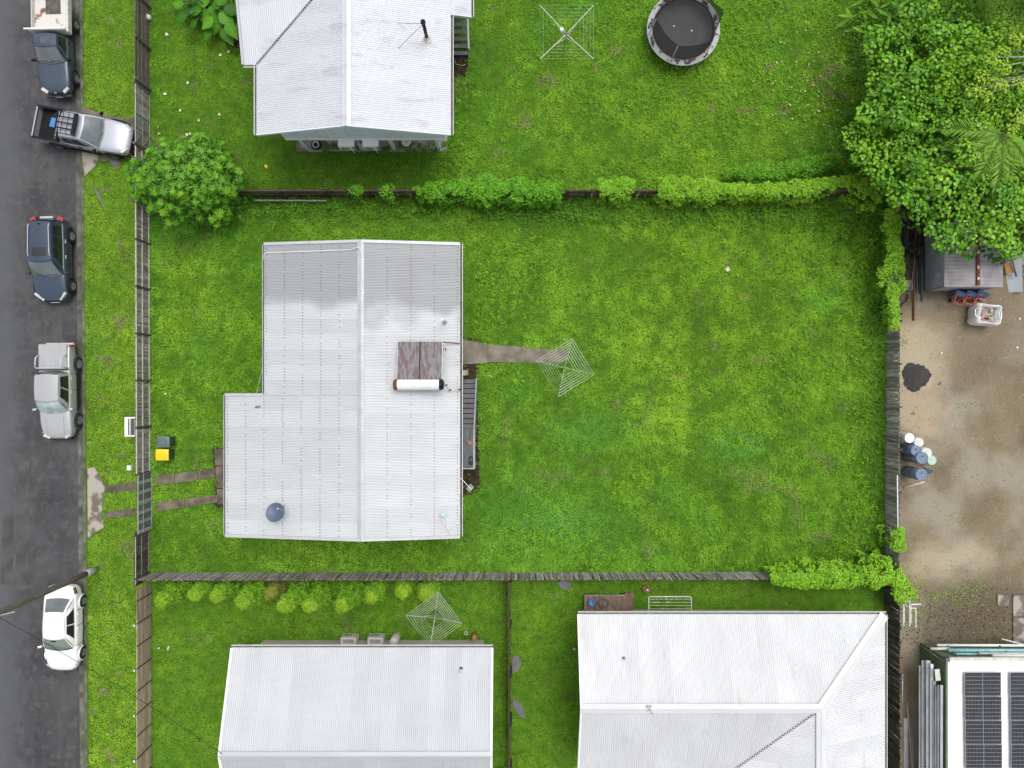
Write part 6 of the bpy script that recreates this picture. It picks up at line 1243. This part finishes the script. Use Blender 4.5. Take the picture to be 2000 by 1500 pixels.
for s in (-1, 1): MB().tube([(s*.42, -.3, .9), (s*.55, -.1, .8), (s*.55, .15, .75), (s*.42, .3, .9)], .025, 5).build('lifting_loop', m_white, bg_)
n = 90; pos = np.stack([rng.uniform(-.3, .3, n), rng.uniform(-.28, .28, n), rng.uniform(.56, .72, n)], 1); az = rng.uniform(0, 6.28, n); V, T, cc = scatter(*KITE, pos, frames(np.stack([np.cos(az), np.sin(az), 0*az], 1), np.tile([0., 0, 1], (n, 1))+jit(n, .4)), np.tile([[.1, .16, .1]], (n, 1))*rng.uniform(.6, 1.3, (n, 1)), pick([(.05, .14, .02), (.3, .32, .25), (.5, .2, .2), (.55, .55, .5)], n)); tag(npmesh('rubbish', V, T, cc, m_grass, bg_), kind='stuff')
# coiled and straight pipes
cp = thing('pipe_coil', 'large coil of black poly pipe slumped against the vine', 'pipe coil', P(1771, 455))
for k, (r0, ph) in enumerate(((.98, 0), (.9, .1), (.8, .25), (.72, .35), (1.05, -.1))): MB().tube([(.42*r0*math.cos(a)+.02*k, r0*math.sin(a)+.05*k-.1, .12+.05*k+.5*max(0, math.cos(a+ph)*-1)*.5) for a in lin(0, 6.283, 33)], .022, 6).build('loop', m_pipeg if k % 2 else m_poly, cp, smooth=True)
MB().tube([P(1762, 480, .2)-P(1765, 455), P(1775, 493, .25)-P(1765, 455), P(1790, 482, .3)-P(1765, 455)], .02, 6).build('tail', m_pipeg, cp, smooth=True)
def pole_(lb2, a, b, r, m, name='pipe'): return tag(MB().tube([a, b], r, 8).build(name, m, smooth=True), lb2, 'pipe')
pole_('long dark brown steel pole lying across the dirt', P(1786.5, 470, .3), P(1784.5, 626, .06), .045, m_rust, 'steel_pole')
pole_('thin dark green pipe next to the shed wall, reaching the open dirt', P(1800, 480, .1), P(1801, 589, .06), .05, m_pipeg)
pole_('dark pipe pressed against the shed corner', P(1804, 474, .12), P(1804, 570, .06), .04, m_poly)
pole_('black pipe crossing beneath the brown steel pole', P(1793, 500, .12), P(1797, 573, .05), .04, m_poly)
pole_('short dark green pipe leaning in the pipe pile', P(1791, 505, .28), P(1791, 572, .05), .035, m_pipeg)
pole_('bent pale blue-green pipe leaning over a pallet', P(1787, 500, .5), P(1779, 568, .2), .03, m_gpost)
pole_('stubby dark pipe end lying on the pallet', P(1768, 535, .2), P(1770, 567, .16), .03, m_poly)
pt = thing('pallet', 'grey slatted pallet under the pipes by the vine', 'pallet', P(1768, 558))
for i in range(7): MB().box((-.02, -.24+.085*i, .12), (.72, .06, .025)).build('slat', m_tg, pt)
for x in (-.3, .28): MB().box((x, 0, .055), (.06, .58, .11)).build('bearer', m_td, pt)
hs2 = thing('black_hose', 'tangled black hose hanging below the vine end', 'hose', P(1760, 600)); MB().tube([P(1772, 575, .02)-P(1760, 600)+Vector((0, 0, .02)), P(1773, 582, .04)-P(1760, 600), P(1769, 588, .03)-P(1760, 600), P(1762, 594, .2)-P(1760, 600), P(1757, 602, .4)-P(1760, 600), P(1758, 614, .15)-P(1760, 600), P(1763, 612, .05)-P(1760, 600)], .03, 6).build('hose', m_black, hs2, smooth=True)
tag(MB().tube([P(1757, 545, .02), P(1762, 530, .3), P(1767, 515, .35), P(1771, 510, .1)], .02, 5).build('bent_cable', m_offw, smooth=True), 'bent pale cable beside the pipe pile', 'cable')
# drums: tall cylinders by the fence
def drum(px, py, z, r, m, lb2, gp, top=None, rim=True):
    t = P(px, py, z); d_ = thing('drum', lb2, 'drum', (t.x, t.y, 0), 0, gp); MB().lathe([(r*.97, 0), (r, .05), (r, z*.32), (r*1.02, z*.34), (r, z*.36), (r, z*.66), (r*1.02, z*.68), (r, z*.7), (r, z-.02), (r*.96, z)], (0, 0, 0), 24).build('shell', m, d_, smooth=True); MB().lathe([(0, z-.012), (r*.93, z-.012), (r*.96, z)], (0, 0, 0), 24).build('lid', top or m, d_); MB().lathe([(0, .02), (.035, .015), (.04, 0)], (0, r*.25, z-.01), 8).build('bung', m_black if m is m_drum else m_offw, d_)
drum(1776.8, 855.5, 1.15, .27, m_drumw, 'bright white drum nearest the charcoal patch', 'white drums', m_white); drum(1795, 864, .95, .27, m_drumw, 'dull grey-white drum beside the bright white drum', 'white drums')
drum(1810, 885, 1.0, .3, m_drumw, 'pale green-white drum behind the tall blue drums', 'white drums'); drum(1820.5, 899, .85, .26, m_drumw, 'shorter pale green drum at the outer edge of the drum group', 'white drums', m_gplate)
drum(1789, 880, 1.3, .28, m_drum, 'dark blue drum wedged against the white drums', 'blue drums'); drum(1801.5, 894.5, 1.45, .33, m_drum, 'tall blue drum in the middle of the drum group', 'blue drums'); drum(1800.5, 927, 1.45, .33, m_drum, 'tall blue drum with a square sheet leaning on it', 'blue drums')
tag(MB().beam(P(1804, 922, 1.0), P(1815, 915, 1.35), .6, .03).build('blue_sheet', m_drum), 'square blue sheet propped on the tall blue drum', 'sheet')
pole_('short white pipe offcut lying beyond the blue drums', P(1765, 952, .04), P(1806, 941, .35), .045, m_offw)
pole_('long white pipe resting along the top rail of the fence', P(1752.5, 928, 1.52), P(1754, 1070, 1.52), .03, m_white)
# stacked window frames
wf_ = thing('window_frames', 'pile of white window frames leaning on the dark mossy fence', 'window frame', P(1775, 1215))
for k in range(4):
    x = 21.1+.38*k; a, b, z = -11.9-.12*k, -13.15-.06*k, .95-.08*k
    MB().tube([(x, a, .04), (x-.12, a, z), (x-.12, b, z), (x, b, .04), (x, a, .04)], .03, 4).build('frame', m_white, wf_, world=True)
    MB().tube([(x, (a+b)/2, .04), (x-.12, (a+b)/2, z)], .025, 4).build('mullion', m_white, wf_, world=True)
for k in range(3): MB().beam((20.98+.25*k, -11.35-.22*k, .3), (21.75+.12*k, -12.0-.2*k, .1), .06, .04).build('loose_bar', m_offw, wf_, world=True)
br_ = thing('white_bracket', 'white metal bracket poking out from the corner vine', 'bracket', P(1762, 1170)); MB().tube([(.25, .35, .8), (-.05, .35, .8), (-.05, -.25, .8), (.25, -.25, .8)], .03, 5).build('frame', m_white, br_); MB().tube([(0, -.05, .8), (.6, -.05, .75)], .03, 5).build('bar', m_white, br_); MB().tube([(-.05, 0, .8), (-.05, 0, 0)], .025, 5).build('leg', m_white, br_)
# concrete pads
for q, lb2 in (((1947, 1161, 1968, 1182), 'small square concrete pad in the weeds'), ((1977, 1161, 2070, 1203), 'mossy tan concrete slab at the yard edge'), ((1977, 1205, 2070, 1268), 'darker stained concrete slab below the tan slab')):
    p, r2 = P(q[0], q[1]), P(q[2], q[3]); tag(MB().prism([(p.x, p.y), (r2.x, p.y), (r2.x, r2.y), (p.x, r2.y)], -.05, .09).build('concrete_pad', m_conc if 'tan' in lb2 or 'small' in lb2 else m_concd), lb2, 'concrete slab')
# green container with white roof and solar panels
CX, CY, CH = 22.7, -14.4, 2.4
ct = thing('container', 'green site container with a white roof carrying solar panels', 'container', (26.5, -18, 0)); MB().box((CX+4.1, CY-4.1, CH/2-.02), (8, 8, CH-.06)).build('wall', m_grn, ct, world=True)
corr((CX+.06, CY-8, .02), (CX+.06, CY-.06, .02), (0, 0, CH-.1), m_grn, 'wall_sheet', ct, .3, .03, (-1, 0, 0)); corr((CX+.08, CY-.06, .02), (CX+8, CY-.06, .02), (0, 0, CH-.1), m_grn, 'wall_sheet', ct, .3, .03, (0, 1, 0))
rf2 = MB().box((CX+4.1, CY-4.1, CH), (8.1, 8.1, .06)).build('roof', m_ctr, ct, world=True); MB().box((CX+.04, CY-4.1, CH-.02), (.1, 8.2, .12)).build('edge_rail', m_grn, ct, world=True); MB().box((CX+4.1, CY+.03, CH+.02), (8.2, .16, .1)).build('edge_rail', m_offw, ct, world=True); MB().box((CX+.05, CY-.0, CH), (.22, .22, .2)).build('corner_casting', m_gpost, ct, world=True)
zp = CH+.16
for cx_ in (1919, 2008):
    for k in range(5):
        c_ = P(cx_+k*.7, 1336+k*47, zp); w, l_ = 1.9, 1.22
        pv = MB().box(c_, (w, l_, .04)).build('solar_panel', m_pvl, ct, world=True)
        for s in (-1, 1):
            MB().box(c_+Vector((s*(w/4-.005), 0, .021)), (w/2-.04, l_-.035, .006)).build('cell_field', m_pv, pv, world=True); gl = MB()
            for j in range(1, 6): gl.box(c_+Vector((s*(w/4-.005), -l_/2+l_*j/6, .0255)), (w/2-.05, .014, .003))
            for j in range(1, 12): gl.box(c_+Vector((s*(w/4-.005)-(w/2-.05)/2+(w/2-.05)*j/12, 0, .0257)), (.004, l_-.05, .003))
            tag(gl.build('grid_lines', m_pvl, pv, world=True), kind='stuff')
        for s in (-.6, .6): MB().box(c_+Vector((s, 0, -.06)), (.05, l_-.1, .08)).build('mounting_rail', m_galv, pv, world=True)
# long stock leaning against the container
def stock(lb2, a, b, w, h, m, name='plank', gp=None, cat='plank'): return tag(MB().beam(a, b, w, h, (-.5, 0, 1)).build(name, m), lb2, cat, gp)
PLB = ('wide dull aluminium plank lowest in the container-side stack', 'second aluminium plank up in the container-side stack', 'aluminium plank with a notched end beside the white plank', 'white plank on edge in the container-side stack', 'aluminium plank just above the white plank', 'grey aluminium plank midway up the container wall', 'upper grey plank against the container wall', 'top slim plank tight against the green container wall')
for k, (px, y0, w, m) in enumerate(((1799, 1300, .22, m_alu), (1804, 1290, .2, m_alu), (1813, 1290, .2, m_alu), (1820, 1297, .14, m_white), (1825, 1330, .14, m_alu), (1829, 1340, .14, m_alu), (1834, 1338, .14, m_alu), (1839, 1338, .12, m_alu))):
    x = 22.16+(px-1800)/40*.36; z = H-x*F/(px-1000); a = P(px, y0, z); a.x = x; tag(MB().beam(a, (x+.01*k, -23, z-.02*k), w, .06, (-.3, 0, 1)).build('plank', m), PLB[k], 'plank')
rkk = thing('stock_rack', 'steel rack arms holding the planks beside the green container', 'rack', (22.3, -17, 0))
for y in (-15.6, -18.2, -20.6): MB().beam((22.56, y, 2.1), (22.08, y, .9), .05, .05).build('arm', m_grn, rkk, world=True); MB().beam((22.74, y, .9), (22.08, y, .9), .05, .05).build('strut', m_grn, rkk, world=True)
tag(MB().box(P(1831, 1318, 2.15), (.26, .6, .04), .1).build('white_sheet', m_drumw), 'small white sheet wedged above the aluminium planks', 'sheet')
for a, b, r, m, lb2 in (((1830, 1260, 1.1), (2070, 1261, 1.1), .07, m_white, 'long white pipe outermost on the container end rack'), ((1817, 1267, 1.35), (1853, 1267, 1.35), .08, m_offw, 'short cream pipe beside the cyan pipe'), ((1852, 1270, 1.5), (2070, 1271, 1.5), .1, m_cyan, 'wide pale cyan pipe on the container end rack'), ((1862, 1277, 1.7), (1912, 1277, 1.7), .05, m_cyan, 'short teal pipe under the white lengths'), ((1912, 1276, 1.85), (2070, 1277, 1.85), .06, m_drumw, 'grey-white pipe resting above the teal pipe'), ((1938, 1280.5, 2.1), (2070, 1281, 2.1), .08, m_white, 'white pipe closest to the container roof edge'), ((1956, 1248, .6), (2050, 1272, 1.0), .045, m_white, 'slanting white pole sticking out from the end rack')):
    pole_(lb2, P(*a), P(*b), r, m)
rk2 = thing('end_rack', 'steel end rack holding white and cyan pipes on the container', 'rack', (25, -14, 0))
for x in (23.6, 26.4, 28.6): MB().beam((x, CY+.0, 1.95), (x, CY+.3, .95), .05, .05).build('arm', m_grn, rk2, world=True); MB().beam((x, CY-.08, .95), (x, CY+.3, .95), .05, .05).build('strut', m_grn, rk2, world=True)
stock('slim timber batten slanting down the corner of the container', P(1806, 1267, .6), P(1843, 1292, 2.3), .05, .04, m_tg, 'batten')
# loose poles between fence and container
pole_('thin white pole lying along the mossy fence foot', P(1763, 1316, .05), P(1762, 1372, .05), .025, m_white); pole_('slender pale pole slanting towards the container', P(1771, 1373, .06), P(1790, 1590, .06), .03, m_offw); stock('flat pale plank lying by the mossy fence', P(1769, 1402, .05), P(1769, 1600, .05), .2, .04, m_alu); pole_('grey pole lying beside the slender pale pole', P(1780, 1420, .05), P(1789, 1590, .05), .028, m_alu)
# junk corner
stock('broad grey concrete sheet lying in the scrap corner', P(1980, 500, .2), P(1981, 571, .08), .75, .06, m_shedw, 'concrete_sheet', cat='sheet'); tag(MB().box(P(1970, 524, .32), (.42, .6, .05), .25).build('orange_board', m_ply), 'orange rusty board lying on the concrete sheet', 'board'); pole_('dark steel angle slanting across the scrap corner', P(1971, 484, .6), P(1985, 540, .4), .04, m_gutd); tag(MB().box(P(1977, 488, .6), (.2, .36, .16), .2).build('blue_container', m_bluep), 'small bright blue container at the scrap corner', 'container')
for k in range(26):
    px, py = random.uniform(1984, 2050), random.uniform(495, 568); o = MB().box((0, 0, .1), (random.uniform(.15, .5), random.uniform(.1, .35), random.uniform(.04, .2))).build('scrap_piece', m_junk); o.location = P(px, py, .05); o.rotation_euler = (random.gauss(0, .3), random.gauss(0, .3), random.random()*6); tag(o, 'piece of grey-white scrap heaped in the yard corner', 'scrap', 'scrap heap in the yard corner')
# loose stones and bits on the dirt
for px, py, lb2 in ((1991, 623, 'round white stone on open dirt near the bulk bag'), (1986, 679, 'white stone on open dirt beyond the bag'), (1838, 690, 'small white pebble beside the sandy patch')): tag(MB().lathe([(0, .06), (.06, .05), (.08, .0), (0, -.01)], P(px, py, .0), 8).build('stone', m_pale, smooth=True), lb2, 'stone')
for px, py, a, lb2 in ((1781, 808, .2, 'dark stick stub on the sand below the ash'), (1833, 751, .6, 'dark stick at the sandy patch edge')): tag(MB().beam(P(px, py, .02), P(px, py, .02)+Vector((.16*math.cos(a), .16*math.sin(a), 0)), .07, .05).build('stick', m_td), lb2, 'stick')
n = 2400; px = rng.uniform(1760, 2060, n); py = rng.uniform(575, 1290, n); pos = np.array([P(a, b, .004) for a, b in zip(px, py)]); OCT = (np.array([[.5, 0, 0], [0, .5, 0], [-.5, 0, 0], [0, -.5, 0], [0, 0, .4]]), np.array([[0, 1, 4], [1, 2, 4], [2, 3, 4], [3, 0, 4]]))
V, T, cc = scatter(*OCT, pos, np.tile(np.eye(3), (n, 1, 1)), rng.uniform(.02, .07, n), pick([(.07, .05, .035), (.2, .15, .1), (.36, .3, .22), (.5, .46, .4)], n)); tag(npmesh('gravel', V, T, cc, m_grass), 'loose gravel scattered over the dirt yard', 'gravel', kind='stuff')
